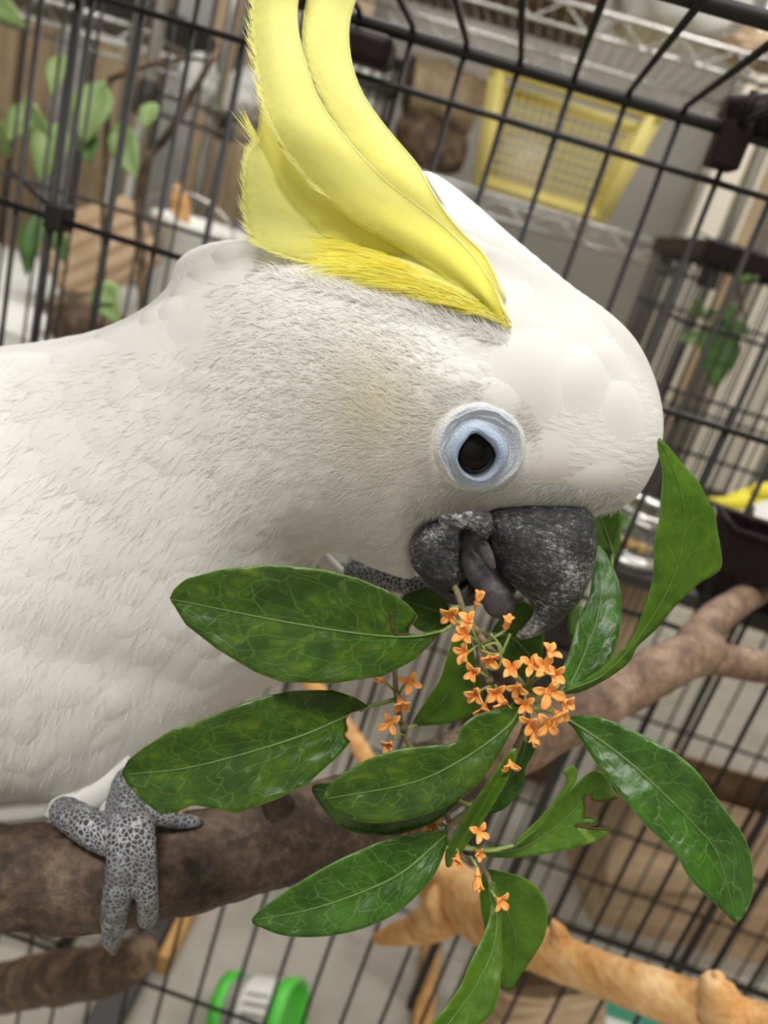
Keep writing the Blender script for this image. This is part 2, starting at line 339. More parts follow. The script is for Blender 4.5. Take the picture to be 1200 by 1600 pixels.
RX0, RX1, RY0, RY1 = -.70, .335, 1.55, 1.98
rack = empty('wire_rack', ((RX0+RX1)/2, 1.76, 0), 'chrome wire storage rack with the yellow basket on it', 'rack')
for x in (RX0, RX1):
    for y in (RY0, RY1):
        p = MB().lathe([(.0001, 0), (.0125, 0), (.0125, 1.9), (.009, 1.905), (.0001, 1.905)], (x, y, 0), n=14).build('post', M['chrome'], rack, True)
        for z in (.45, .995, 1.30, 1.75):
            MB().lathe([(.013, -.03), (.019, -.028), (.017, .028), (.013, .03)], (x, y, z-.015), n=14).build('collar', M['dark'], p, True)
wm = None
for z in (.45, .995, 1.30, 1.75):
    sh = MB()
    for y in (RY0, RY1):
        for dz in (0, -.034):
            sh.tube([(RX0, y, z+dz), (RX1, y, z+dz)], .0035, 8)
        n = 22
        zz = [Vector((RX0+(RX1-RX0)*i/n, y, z-.034*(i % 2))) for i in range(n+1)]; sh.tube(zz, .0022, 6)
    for x in (RX0, RX1):
        for dz in (0, -.034): sh.tube([(x, RY0, z+dz), (x, RY1, z+dz)], .0035, 8)
    so = sh.build('shelf', M['chrome'], rack, True)
    for k in range(1, 42):
        x = RX0+(RX1-RX0)*k/42
        if wm is None:
            o = MB().tube([(0, RY0, 0), (0, RY1, 0)], .0019, 6).build('shelf_wire', M['chrome'], None, True); wm = o.data
            bpy.data.objects.remove(o)
        o = link('shelf_wire', wm, so); o.location = (x, 0, z+.004)

# yellow plastic basket with grid sides
def basket():
    zb, zt, y0, y1 = 1.004, 1.195, 1.62, 1.86
    t = empty('plastic_basket', (.03, 1.74, zb), 'pale yellow plastic grid basket on the wire shelf', 'basket')
    xb0, xb1, xt0, xt1 = -.095, .135, -.125, .165
    def P(s, h, side):
        if side == 'f': return Vector((xb0+(xb1-xb0)*s+((xt0-xb0)*(1-s)+(xt1-xb1)*s)*h, y0+.015*(1-h), zb+(zt-zb)*h))
        if side == 'b': return Vector((xb0+(xb1-xb0)*s+((xt0-xb0)*(1-s)+(xt1-xb1)*s)*h, y1-.015*(1-h), zb+(zt-zb)*h))
        if side == 'l': return Vector((xb0+(xt0-xb0)*h, y0+.015*(1-h)+(y1-y0-.03*(1-h))*s, zb+(zt-zb)*h))
        return Vector((xb1+(xt1-xb1)*h, y0+.015*(1-h)+(y1-y0-.03*(1-h))*s, zb+(zt-zb)*h))
    part_box('bottom', (xb0, y0+.015, zb), (xb1, y1-.015, zb+.004), M['yellow_plastic'], t)
    for sd in 'fblr':
        m = MB(); nn = 15 if sd in 'fb' else 12
        for k in range(nn+1):
            s = .09+.82*k/nn; m.tube([P(s, .1, sd), P(s, .88, sd)], .0012, 5)
        for k in range(10):
            h = .12+.76*k/9; m.tube([P(.06, h, sd), P(.94, h, sd)], .0012, 5)
        m.build('grid_panel', M['yellow_plastic'], t)
        m = MB()
        m.tube([P(0, .05, sd), P(1, .05, sd)], .011, 8); m.tube([P(.03, 0, sd), P(.03, 1, sd)], .012, 8); m.tube([P(.97, 0, sd), P(.97, 1, sd)], .012, 8)
        m.build('side_frame', M['yellow_plastic'], t, True)
    c = [P(0, 1, 'f'), P(1, 1, 'f'), P(1, 1, 'b'), P(0, 1, 'b'), P(0, 1, 'f')]
    m = MB()
    for a, b_ in zip(c[:-1], c[1:]):
        d = (b_-a).normalized(); m.tube([a-d*.008, b_+d*.008], .013, 10)
    m.build('rim', M['yellow_plastic'], t, True)
    # clear bag of pellets behind the grid
    vs = []; fs = []
    pb = empty('plastic_bag', (.0, 1.70, zb+.004), 'clear plastic bag of pellets inside the yellow basket', 'bag')
    m = MB().lathe([(.001, 0), (.05, .002), (.06, .03), (.055, .08), (.03, .10), (.001, .105)], (-.035, 1.71, zb+.006), n=18); m.build('film', M['film'], pb, True)
    m = MB().lathe([(.001, 0), (.046, .002), (.055, .03), (.04, .065), (.001, .07)], (-.035, 1.71, zb+.008), n=18); m.build('pellets', M['seed'], pb, True)
basket()
# hollow log on the same shelf
t = empty('hollow_log', (-.2, 1.72, 1.0), 'short tan hollow log lying on the wire shelf beside the basket', 'log')
m = MB(); n = 20; pts = [(-.275, 1.68, 1.135), (-.22, 1.70, 1.14), (-.145, 1.72, 1.13)]
m.tube(spline(pts, 12), [.052]*12, 20, False, .12).build('bark_shell', M['tan'], t, True)
MB().tube(spline(pts, 12)[0:12], [.036]*12, 16, True, .05).build('hollow_shade_fill', M['bark2'], t, True)  # solid fill, its dark brown stands for the shade inside the hollow
tag(MB().tube(spline([(-.25, 1.66, 1.076), (-.21, 1.64, 1.047), (-.14, 1.66, 1.044)], 9), [.032, .04, .042, .042, .042, .042, .04, .036, .03], 14, True, .15).build('wood_chunk', M['bark2'], None, True), 'dark brown wood chunk under the hollow log on the shelf', 'wood')
# black mesh pot left of the log
def mesh_pot():
    c = Vector((-.345, 1.63, 1.0)); t = empty('mesh_pot', c, 'black wire mesh pot on the shelf behind the crest', 'pot')
    for k in range(16):
        th = 2*math.pi*k/16; d = Vector((math.cos(th), math.sin(th), 0))
        MB().tube([c+d*.05, c+d*.058+ZZ*.15], .003, 5).build('upright', M['dark'], t)
    for z in (0.0, .05, .10, .15):
        MB().lathe([(.049+z*.06, z), (.057+z*.06, z), (.057+z*.06, z+.012), (.049+z*.06, z+.012), (.049+z*.06, z)], c, n=20).build('hoop', M['dark'], t, True)
    MB().lathe([(.001, .0), (.046, .0), (.046, .13), (.001, .135)], c, n=16).build('contents', M['white'], t, True)
mesh_pot()
t = tag(MB().lathe([(.001, 0), (.045, .004), (.06, .03), (.05, .06), (.02, .075), (.001, .076)], (-.445, 1.80, 1.0), n=14).build('plastic_bag', M['film'], None, True), 'small white plastic bag slumped on the shelf behind the crest', 'bag')
# upper shelf: cardboard tray and a big white bag
def blob(name, c, r, mat, label, cat, amp=.25, sq=(1, 1, 1), fr=9, parent=None, flat=True, rest=None):
    bm = bmesh.new(); bmesh.ops.create_icosphere(bm, subdivisions=4, radius=1)
    c = Vector(c)
    for v in bm.verts:
        d = v.co.normalized(); k = 1+amp*noise.noise(d*2.1+c*fr)+amp*.4*noise.noise(d*6+c*fr)
        v.co = c+Vector((d.x*r*sq[0]*k, d.y*r*sq[1]*k, max(d.z, -.8 if flat else -1)*r*sq[2]*k))
    zm = min(v.co.z for v in bm.verts)
    if flat:
        for v in bm.verts: v.co.z = max(v.co.z, zm+.01*r)
    if rest is not None:                      # set down on its support
        zm = min(v.co.z for v in bm.verts)
        for v in bm.verts: v.co.z += rest-zm
    me = bpy.data.meshes.new(name); bm.to_mesh(me); bm.free(); me.materials.append(mat); me.polygons.foreach_set('use_smooth', [True]*len(me.polygons))
    o = link(name, me, parent); return tag(o, label, cat)
blob('plastic_bag', (.14, 1.74, 1.40), .10, M['white'], 'bulky white plastic bag on the upper shelf of the rack', 'bag', .3, (1.2, 1, 1.0), rest=1.304)
blob('cloth_bundle', (.285, 1.66, 1.335), .035, M['paper'], 'crumpled brown paper bundle beside the white bag on the upper shelf', 'paper', .4, (1.6, 1, .8), rest=1.304)
t = empty('cardboard_tray', (-.2, 1.76, 1.31), 'low dark cardboard tray on the upper shelf of the rack', 'tray')
part_box('tray_base', (-.62, 1.60, 1.309), (.02, 1.92, 1.314), M['bark2'], t)
for lo, hi in (((-.62, 1.60, 1.314), (.02, 1.606, 1.38)), ((-.62, 1.914, 1.314), (.02, 1.92, 1.38)), ((-.62, 1.606, 1.314), (-.614, 1.914, 1.38)), ((.014, 1.606, 1.314), (.02, 1.914, 1.38))):
    part_box('tray_side', lo, hi, M['bark2'], t)
for i, x in enumerate((-.66, -.58, -.50)):
    blob('plastic_bag', (x+.02, 1.62+.03*i, 1.045), .042, M['white'], ('small knotted white bag beside the corner post of the wire shelf', 'small knotted white bag between two others on the wire shelf', 'small knotted white bag beside the slumped bag on the shelf')[i], 'bag', .3, (.8, .8, 1), rest=1.0)

# second rack beside the first, its shelf lined with a dark board
r2 = empty('wire_rack', (-1.2, 1.76, 0), 'chrome wire rack with a dark lined shelf in front of the boards', 'rack')
for x in (-1.72, -.735):
    for y in (RY0, RY1): MB().lathe([(.0001, 0), (.0125, 0), (.0125, 1.9), (.0001, 1.905)], (x, y, 0), n=14).build('post', M['chrome'], r2, True)
for z in (1.085, 1.55):
    sh = MB()
    for y in (RY0, RY1):
        for dz in (0, -.034): sh.tube([(-1.72, y, z+dz), (-.735, y, z+dz)], .0035, 8)
        sh.tube([Vector((-1.72+.985*i/22, y, z-.034*(i % 2))) for i in range(23)], .0022, 6)
    for x in (-1.72, -.735):
        for dz in (0, -.034): sh.tube([(x, RY0, z+dz), (x, RY1, z+dz)], .0035, 8)
    so = sh.build('shelf', M['chrome'], r2, True)
    for k in range(1, 40):
        o = link('shelf_wire', wm, so); o.location = (-1.72+.985*k/40, 0, z+.004)
part_box('shelf_liner', (-1.70, RY0+.01, 1.092), (-.75, RY1-.01, 1.100), M['dark'], r2)
t = empty('dark_tray', (-.98, 1.72, 1.10), 'shallow black tray under the white bags on the lined shelf', 'tray')
part_box('tray_floor', (-1.25, RY0+.03, 1.1005), (-.76, RY1-.03, 1.106), M['dark'], t)
for lo, hi in (((-1.25, RY0+.02, 1.1005), (-.76, RY0+.03, 1.145)), ((-1.25, RY1-.03, 1.1005), (-.76, RY1-.02, 1.145)), ((-1.26, RY0+.02, 1.1005), (-1.25, RY1-.02, 1.145)), ((-.76, RY0+.02, 1.1005), (-.75, RY1-.02, 1.145))): part_box('tray_side', lo, hi, M['dark'], t)
for i, (x, y) in enumerate(((-1.10, 1.64), (-.98, 1.66), (-.86, 1.63))):
    blob('plastic_bag', (x, y, 1.185), .05, M['white'], ('lumpy white bag on the dark lined shelf beside the boards', 'round white bag between two others on the dark lined shelf', 'white bag on the dark lined shelf beside the chrome post')[i], 'bag', .3, (1, .8, .8), rest=1.1055)

# white table at the left with things on it
TZ = .66
t = empty('work_table', (-1.0, 1.25, 0), 'white topped table behind the cage at the boards', 'table')
part_box('table_top', (-1.6, .99, TZ-.03), (-.30, 1.52, TZ), M['white'], t)
for x, y in ((-1.57, 1.02), (-.33, 1.02), (-1.57, 1.49), (-.33, 1.49)): part_box('leg', (x-.02, y-.02, 0), (x+.02, y+.02, TZ-.03), M['dark'], t)
def ridged():
    m = MB(); c = Vector((-.542, 1.199, TZ)); n = 60; vs = []; fs = []
    d = Vector((.58, .52, .55)).normalized(); a = d.cross(ZZ).normalized(); b_ = a.cross(d); c0 = c+Vector((-.10, 0, .075))
    for i in range(21):
        for k in range(n):
            th = 2*math.pi*k/n; r = .060*(1+.06*(1 if (k//2) % 2 else -1))*(1-.25*abs(i/20-.5)); vs.append(c0+d*(.15*i/20)+(a*math.cos(th)+b_*math.sin(th))*r)
    for i in range(20):
        for k in range(n): fs.append((i*n+k, i*n+(k+1) % n, (i+1)*n+(k+1) % n, (i+1)*n+k))
    fs += [tuple(range(n)), tuple(20*n+k for k in range(n))]
    lo = min(v.z for v in vs); vs = [v+ZZ*(TZ-lo) for v in vs]
    tag(m.add(vs, fs).build('ridged_log', M['paper']), 'pale ridged wooden roll lying on the white table', 'log')
ridged()
blob('wood_stump', (-.50, 1.04, TZ+.035), .05, M['bark2'], 'dark brown stump piece on the white table edge', 'wood', .2, (1.1, .8, .7), rest=TZ-.0005)
bk = empty('bucket', (-.49, 1.36, TZ), 'white plastic bucket with a wooden handled tool on the table', 'bucket')
MB().lathe([(.001, 0), (.06, 0), (.075, .15), (.080, .15), (.080, .162), (.072, .162), (.058, .006), (.001, .006)], (-.49, 1.36, TZ), n=28).build('pail', M['white'], bk, True)
MB().tube([Vector((-.49+.078*math.cos(a), 1.30-.02*math.sin(a), TZ+.155+.05*math.sin(a))) for a in np.linspace(0, math.pi, 12)], .002, 6).build('bail', M['chrome'], bk, True)
sp = empty('wooden_spoon', (-.47, 1.36, TZ+.01), 'wooden spoon standing in the white bucket', 'spoon')
MB().tube(spline([(-.46, 1.36, TZ+.008), (-.485, 1.34, TZ+.11), (-.502, 1.325, TZ+.16)], 8), [.007]*8, 8).build('handle', M['pale_wood'], sp, True)
MB().tube(spline([(-.502, 1.325, TZ+.15), (-.512, 1.317, TZ+.18), (-.522, 1.31, TZ+.21)], 8), [.007, .011, .014, .016, .016, .014, .010, .004], 10, squash=.35).build('spoon_bowl', M['pale_wood'], sp, True)
tag(blob('cloth_toy', (-.445, 1.465, TZ+.05), .033, M['purple'], 'purple cloth toy standing behind the white bucket', 'toy', .35, (1.2, .8, 2.6), rest=TZ-.0005))
blob('red_pouch', (-.355, 1.44, TZ+.04), .030, M['red'], 'red pouch beside the purple cloth toy', 'pouch', .3, (1.2, .8, 2.2), rest=TZ-.0005)

# leaf blade used for the plants behind the cage
def blade(base, tip, wd, mat, parent, nrm=None, droop=.1, name='leaf'):
    base, tip = Vector(base), Vector(tip); d = tip-base; L = d.length; nrm = Vector(nrm or (0, -1, .3)).normalized(); sx = d.normalized().cross(nrm).normalized(); up = sx.cross(d.normalized())
    vs = []; fs = []; n = 10
    for i in range(n+1):
        s = i/n; wv = wd*math.sin(math.pi*min(1, s**.85))*(1-.25*s)+.0006
        c = base+d*s-up*(droop*L*(s-.5)**2*4)
        for j, q in enumerate((-1, -.5, 0, .5, 1)): vs.append(c+sx*wv*q+up*abs(q)*wv*.3)
    for i in range(n):
        for j in range(4): a = i*5+j; fs.append((a, a+1, a+6, a+5))
    o = mesh(name, vs, fs, mat, parent); m = o.modifiers.new('thick', 'SOLIDIFY'); m.thickness = .0008; return o
def plant(loc, label, stems, leaves):
    t = empty('leafy_branch', loc, label, 'branch')
    for pts, r in stems: MB().tube(spline(pts, 14), np.linspace(r, r*.5, 14), 8).build('stem', M['bark2'], t, True)
    for (a, b_, wd, mt) in leaves: blade(a, b_, wd, M[mt], t, droop=random.uniform(0, .1))
    return t
def lf(x0, y0, x1, y1, Y, wpx, mt='plant'): return (ony(x0, y0, Y), ony(x1, y1, Y-.02), wpx*Y*1.45/F, mt)
YP = .80
plant(ony(215, 520, YP), 'tall branch with large pale green leaves behind the wires', [([Vector((ony(215, 640, YP).x, YP+.03, .0775)), ony(215, 640, YP), ony(218, 300, YP), ony(270, 200, YP), ony(345, 70, YP)], .006), ([ony(170, 125, YP), ony(220, 105, YP), ony(285, 92, YP), ony(325, 95, YP)], .003), ([ony(172, 128, YP), ony(168, 200, YP), ony(160, 330, YP), ony(152, 620, YP), Vector((ony(150, 620, YP).x+.01, YP+.03, .0775))], .003)],
      [lf(160, 125, 128, 225, YP, 24), lf(182, 190, 212, 280, YP, 17), lf(95, 190, 60, 285, YP, 22), lf(140, 205, 138, 255, YP, 13, 'plant2'), lf(55, 160, 10, 220, YP, 16), lf(-15, 0, 38, 40, YP, 12), lf(75, 240, 40, 150, YP, 14), lf(60, 330, 38, 430, YP, 14, 'plant2'), lf(85, 350, 105, 415, YP, 10, 'plant2'), lf(150, 440, 185, 505, YP, 18), lf(190, 450, 140, 470, YP, 14), lf(240, 160, 225, 200, YP, 11), lf(10, 250, 0, 190, YP, 11), lf(95, 80, 80, 150, YP, 12)])

# ------------------------------------------------------------------ small black cage at the right with leaves inside
def small_cage():
    x0, x1, y0, y1, z0, z1 = .205, .56, 1.0, 1.36, .66, 1.0
    t = empty('bird_cage', (.38, 1.18, z0-.05), 'small black bird cage with fine bars and a maroon rim', 'cage')
    bm_ = None
    spots = [(x0+(x1-x0)*k/26, y) for k in range(27) for y in (y0, y1)]+[(x, y0+(y1-y0)*k/12) for k in range(1, 12) for x in (x0, x1)]
    for (x, y) in spots:
        if bm_ is None:
            o = MB().tube([(0, 0, z0), (0, 0, z1)], .0014, 6).build('bar', M['wire'], None, True); bm_ = o.data; bpy.data.objects.remove(o)
        o = link('bar', bm_, t); o.location = Vector((x, y, 0))
    for z in (z0+.11, z1-.09):
        m = MB(); m.tube([(x0, y0, z), (x1, y0, z), (x1, y1, z), (x0, y1, z), (x0, y0, z)], .0024, 6); m.build('hoop', M['wire'], t, True)
    part_box('base_tray', (x0-.01, y0-.01, z0-.05), (x1+.01, y1+.01, z0), M['brown_plastic'], t)
    for lo, hi in (((x0-.006, y0-.006, z1-.022), (x1+.006, y0+.008, z1)), ((x0-.006, y1-.008, z1-.022), (x1+.006, y1+.006, z1)), ((x0-.006, y0+.008, z1-.022), (x0+.008, y1-.008, z1)), ((x1-.008, y0+.008, z1-.022), (x1+.006, y1-.008, z1))):
        part_box('top_rim', lo, hi, M['brown_plastic'], t)
    for k in range(16):
        x = x0+.02+(x1-x0-.04)*k/15
        MB().tube([(x, y0, z1-.004), (x, (y0+y1)/2, z1+.012), (x, y1, z1-.004)], .0014, 6).build('roof_bar', M['wire'], t, True)
    s = empty('cage_stand', (.38, 1.18, 0), 'dark metal stand carrying the small black cage', 'stand')
    part_box('stand_top', (x0-.02, y0-.02, z0-.07), (x1+.02, y1+.02, z0-.05), M['dark'], s)
    for x in (x0, x1):
        for y in (y0, y1): part_box('leg', (x-.005, y-.005, 0), (x+.005, y+.005, z0-.07), M['dark'], s)
small_cage()
YQ = 1.05
plant(ony(1120, 560, YQ), 'small leafy sprig hung inside the small black cage', [([Vector((.309, YQ, 1.0005)), ony(1150, 440, YQ), ony(1120, 510, YQ), ony(1085, 520, YQ)], .003), ([ony(1150, 440, YQ), ony(1170, 520, YQ)], .002)],
      [lf(1125, 495, 1118, 610, YQ, 22, 'plant2'), lf(1085, 500, 1090, 465, YQ, 9), lf(1100, 525, 1062, 530, YQ, 9), lf(1105, 500, 1110, 480, YQ, 8), lf(1135, 500, 1172, 525, YQ, 8, 'plant2'), lf(1150, 432, 1172, 402, YQ, 10, 'plant2'), lf(1150, 430, 1192, 428, YQ, 10), lf(1140, 500, 1130, 470, YQ, 10)])
# food bowl and slatted rest
bw = empty('food_bowl', ony(985, 850, .80), 'clear plastic food bowl of yellow corn clipped behind the bars', 'bowl')
c = ony(985, 862, .80)-ZZ*.0025
MB().lathe([(.001, 0), (.026, 0), (.034, .05), (.036, .05), (.028, -.003), (.001, -.003)], c, n=24).build('bowl_wall', M['glass'], bw, True)
MB().lathe([(.027, -.006), (.031, -.006), (.032, .003), (.027, .003), (.027, -.006)], c, n=24).build('base_ring', M['chrome'], bw, True)
MB().lathe([(.033, .046), (.039, .046), (.039, .052), (.033, .052), (.033, .046)], c, n=24).build('rim_ring', M['chrome'], bw, True)
ck = None
for k in range(26):
    a = random.uniform(0, 6.28); r = .021*math.sqrt(random.random()); q = c+Vector((r*math.cos(a), r*math.sin(a), .006+.012*random.random()))
    if ck is None:
        o = blob('corn', (0, 0, 0), .005, M['seed'], None, None, .2, (1, .8, .7), flat=False); ck = o.data; bpy.data.objects.remove(o)
    o = link('corn_kernel', ck); o.location = q; o.rotation_euler = (a, a*2, a*3)
    tag(o, 'yellow corn kernel in the clear food bowl', 'corn', 'corn kernels in the food bowl')
tag(blade(ony(965, 815, .79), ony(1000, 800, .80), .016, M['plant2'], None), 'dark green leaf scrap in the clear food bowl', 'leaf')
bs = empty('slatted_rest', (.16, .9, 0), 'tan slatted wooden rest under the clear food bowl', 'rest')
zc = c.z-.0175
for k in range(7):
    q = ony(950+k*12, 890+k*3, .82); part_box('slat', (q.x-.0035, .80, zc-.14), (q.x+.0035, .815, zc), M['tan'], bs)
q = ony(985, 900, .82)
part_box('top_rail', (q.x-.045, .815, zc-.02), (q.x+.045, .83, zc), M['dark'], bs); part_box('bottom_rail', (q.x-.045, .815, zc-.14), (q.x+.045, .83, zc-.12), M['dark'], bs)
part_box('shelf_plate', (q.x-.05, .76, zc), (q.x+.05, .835, zc+.012), M['dark'], bs)
for sx in (-.04, .012): part_box('leg', (q.x+sx-.005, .815, 0), (q.x+sx+.005, .83, zc-.14), M['dark'], bs)

# ------------------------------------------------------------------ second wire panel beyond the cage and the floor clutter
fp = empty('wire_fence', (.3, .95, 0), 'free standing black wire fence behind the main cage', 'fence')
wv = None
for k in range(29):
    x = -.16+.0295*k
    if wv is None:
        o = MB().tube([(0, .95, .02), (0, .95, .84)], .0016, 6).build('wire', M['wire'], None, True); wv = o.data; bpy.data.objects.remove(o)
    o = link('wire', wv, fp); o.location = Vector((x, 0, 0)) - Vector((0, 0, 0))
for z in (.02, .095, .18, .265, .44, .62, .84): MB().tube([(-.17, .953, z), (.68, .953, z)], .0022, 6).build('cross_wire', M['wire'], fp, True)
for x in (-.155, .66): part_box('foot', (x-.01, .85, 0), (x+.01, 1.05, .012), M['dark'], fp)

def paper_bag(c, wx, wy, h, rz, label, mat, tw=.0):
    vs = []; fs = []; R = Matrix.Rotation(rz, 3, 'Z'); n = 9; prof = [(-1, -1), (-.33, -1.05), (.33, -1.03), (1, -1), (1.08, 0), (1, 1), (.33, 1.03), (-.33, 1.05), (-1, 1), (-1.08, 0)]
    m = len(prof)
    for i in range(n+1):
        s = i/n; k = 1-.25*max(0, s-.55)
        for j, (a, b_) in enumerate(prof):
            q = Vector((a*wx*.5*k, b_*wy*.5*(1-.75*max(0, s-.5)*1.3), s*h))
            nz = noise.noise_vector(Vector((a*2, b_*2, s*4))+Vector(c)*7)*.018*min(1, s*3); q += nz; q.z = max(q.z, 0) if i else 0
            vs.append(R @ q+Vector(c))
    for i in range(n):
        for j in range(m): fs.append((i*m+j, i*m+(j+1) % m, (i+1)*m+(j+1) % m, (i+1)*m+j))
    fs.append(tuple(range(m-1, -1, -1)))
    t = empty('paper_bag', c, label, 'bag')
    o = mesh('bag_body', vs, fs, mat, t, False); md = o.modifiers.new('thick', 'SOLIDIFY'); md.thickness = .0015
    r = vs[-m:]; MB().tube(r+[r[0]], .003, 5).build('folded_rim', mat, t, True)
g = onz(1010, 1500, 0)
paper_bag((.60, 1.21, 0), .34, .22, .235, .12, 'large kraft paper bag with a folded top beyond the pale perch', M['paper'])
paper_bag((.33, .83, 0), .15, .10, .11, .5, 'small brown paper bag slumped under the pale perch', M['paper'])
bx = empty('storage_box', (.36, 1.5, 0), 'dark brown storage box on the floor behind the paper bag', 'box')
part_box('box_body', (.20, 1.39, 0), (.40, 1.53, .28), M['bark2'], bx); part_box('box_lid', (.195, 1.385, .28), (.405, 1.535, .30), M['brown_plastic'], bx)
cb = empty('carton', (.95, 1.2, 0), 'tan corrugated carton standing beside the kraft paper bag', 'carton')
part_box('carton_body', (.83, 1.02, 0), (1.0, 1.40, .20), M['tan'], cb); part_box('carton_flap', (.81, 1.02, .20), (1.0, 1.10, .206), M['orange_wood'], cb); part_box('carton_flap', (.83, 1.31, .20), (1.0, 1.40, .206), M['tan'], cb)
pk = empty('feed_packet', (.536, .86, 0), 'white feed packet with a teal band lying under the pale perch', 'packet')
part_box('packet_body', (.432, .785, 0), (.640, .935, .03), M['white'], pk); part_box('teal_band', (.436, .885, .0298), (.60, .925, .032), M['teal'], pk)
# floor battens of the tray support
for (a, b_, c_) in ((-.146, -.128, 'one'), (.182, .206, 'two')):
    tag(bevel(MB().box((a, .745 if c_ == 'one' else .50, 0), (b_, .88 if c_ == 'one' else .93, .03)).build('floor_batten', M['orange_wood'])), 'orange wooden batten lying on the floor under the dark perch' if c_ == 'one' else 'orange wooden batten lying on the floor under the pale perch', 'batten')
tag(bevel(MB().box((-.185, .50, 0), (-.149, .93, .035)).build('dark_batten', M['dark'])), 'black batten beside the orange batten under the dark perch', 'batten')
tag(bevel(MB().box((.21, .50, 0), (.30, .73, .03)).build('black_mat', M['dark'])), 'black ribbed tray on the floor beside the orange batten', 'tray')
# low bench at lower left
lb = empty('low_crate', (-.36, .85, 0), 'low tan wooden crate with white lining under the dark perch', 'crate')
for k in range(4):
    part_box('slat', (-.52, .745+k*.06, .06), (-.20, .785+k*.06, .072), M['orange_wood'], lb)
for x, y in ((-.51, .757), (-.21, .757), (-.51, .955), (-.21, .955)): part_box('post', (x-.01, y-.01, 0), (x+.01, y+.01, .06), M['tan'], lb)
part_box('lining', (-.50, .80, .072), (-.22, .93, .078), M['white'], lb)

# green lidded cup with a printed label on the floor
def cup():
    a = onz(352, 1582, .037); a = Vector((a.x, a.y, .037)); b_ = a+Vector((.078, -.012, .030))
    ax = (b_-a).normalized(); L = (b_-a).length
    t = empty('snack_cup', (a.x, a.y, 0), 'white labelled cup with a bright green lid lying on the floor', 'cup')
    R = .044; lift_ = R*.94-a.z; a = a+ZZ*lift_
    MB().lathe([(.001, 0), (R*.86, 0), (R*.9, L*.30), (R*.97, L*.82), (.001, L*.82)], a, ax, 28).build('cup_body', M['grey'], t, True)
    MB().lathe([(R*.93, L*.36), (R*.975, L*.80)], a, ax, 28).build('label_band', M['white'], t, True)
    MB().lathe([(.001, -.004), (R*.92, -.004), (R*.96, L*.12), (R*.90, L*.14)], a, ax, 28).build('end_cap', M['green'], t, True)
    MB().lathe([(R*.98, L*.80), (R*1.04, L*.82), (R*1.06, L*1.02), (R*.92, L*1.02), (R*.90, L*.90), (.001, L*.88)], a, ax, 28).build('lid', M['green'], t, True)
    MB().lathe([(R*.88, L*.905), (.001, L*.9)], a, ax, 28).build('lid_inner', M['green'], t, True)
    # rows of small printed characters on the label
    e1 = ax.orthogonal().normalized(); e2 = ax.cross(e1); up = (CAM-a).normalized(); up = (up-ax*up.dot(ax)).normalized(); sd = ax.cross(up)
    for r_ in range(5):
        th = -.5+.25*r_; d = up*math.cos(th)+sd*math.sin(th); tt = (sd*math.cos(th)-up*math.sin(th))
        x = L*.42
        while x < L*.74:
            wv_ = random.uniform(.0015, .004); rr = R*(.93+.045*(x-L*.36)/(L*.44))+.0004
            p = a+ax*x+d*rr; h = .0022
            MB().add([p-tt*h, p+ax*wv_-tt*h, p+ax*wv_+tt*h, p+tt*h], [(0, 1, 2, 3)]).build('print_mark', M['ink'], t)
            x += wv_+.0014
cup()

# nearer wire side fence by the plants
sf = empty('side_fence', (-.5, .72, 0), 'tall black wire fence standing in front of the leafy branch', 'fence')
sv_ = None
for k in range(19):
    x = -.80+.0305*k
    if sv_ is None:
        o = MB().tube([(0, .72, .02), (0, .72, 1.06)], .0014, 6).build('wire', M['wire'], None, True); sv_ = o.data; bpy.data.objects.remove(o)
    o = link('wire', sv_, sf); o.location = Vector((x, 0, 0))
for z in (.02, .35, .62, .872, 1.06): MB().tube([(-.81, .7225, z), (-.24, .7225, z)], .0018, 6).build('cross_wire', M['wire'], sf, True)
for x in (-.79, -.26): part_box('foot', (x-.008, .66, 0), (x+.008, .78, .012), M['dark'], sf)
# ------------------------------------------------------------------ the main cage: back panel, roof, clips
CY = .50
cage = empty('wire_cage', (0, CY, .10), 'large black wire cage standing behind and over the cockatoo', 'cage')
ZT, ZB = 1.028, .10
wm = None
for k in range(-12, 15):
    x = .003+.0298*k
    if wm is None:
        o = MB().tube([(0, CY, ZB), (0, CY, ZT)], .0016, 8).build('wire', M['wire'], None, True); wm = o.data; bpy.data.objects.remove(o)
    o = link('wire', wm, cage); o.location = Vector((x, 0, 0))
for z, r in ((1.002, .0018), (.880, .0020), (.753, .0018), (.50, .0018), (.30, .0018)):
    MB().tube([(-.37, CY-.003, z), (.43, CY-.003, z)], r, 8).build('cross_wire', M['wire'], cage, True)
MB().tube([(-.37, CY, ZT), (.43, CY, ZT)], .0036, 10).build('top_bar', M['wire'], cage, True)
MB().tube([(-.37, CY, ZB), (.43, CY, ZB)], .0036, 10).build('bottom_bar', M['wire'], cage, True)
rm = None
for k in range(-12, 15):
    x = .003+.0298*k
    if rm is None:
        o = MB().tube([(0, CY, ZT-.001), (0, CY-.006, ZT+.004), (0, -.1, ZT+.004)], .0016, 8).build('roof_wire', M['wire'], None, True); rm = o.data; bpy.data.objects.remove(o)
    o = link('roof_wire', rm, cage); o.location = Vector((x, 0, 0))
for y in (.332, .16, -.02): MB().tube([(-.37, y, ZT+.008), (.43, y, ZT+.008)], .0030, 10).build('roof_bar', M['wire'], cage, True)
MB().tube([(.43, CY, ZB), (.43, CY, ZT+.004), (.43, -.1, ZT+.004)], .0036, 10).build('corner_bar', M['wire'], cage, True)
MB().tube([(-.275, CY+.004, ZB), (-.275, CY+.004, ZT)], .0028, 10).build('corner_bar', M['wire'], cage, True)
MB().tube([(-.37, CY+.11, .888), (-.275, CY+.006, .884)], .0018, 8).build('cross_wire', M['wire'], cage, True)
cl = ony(85, 330, CY-.006)
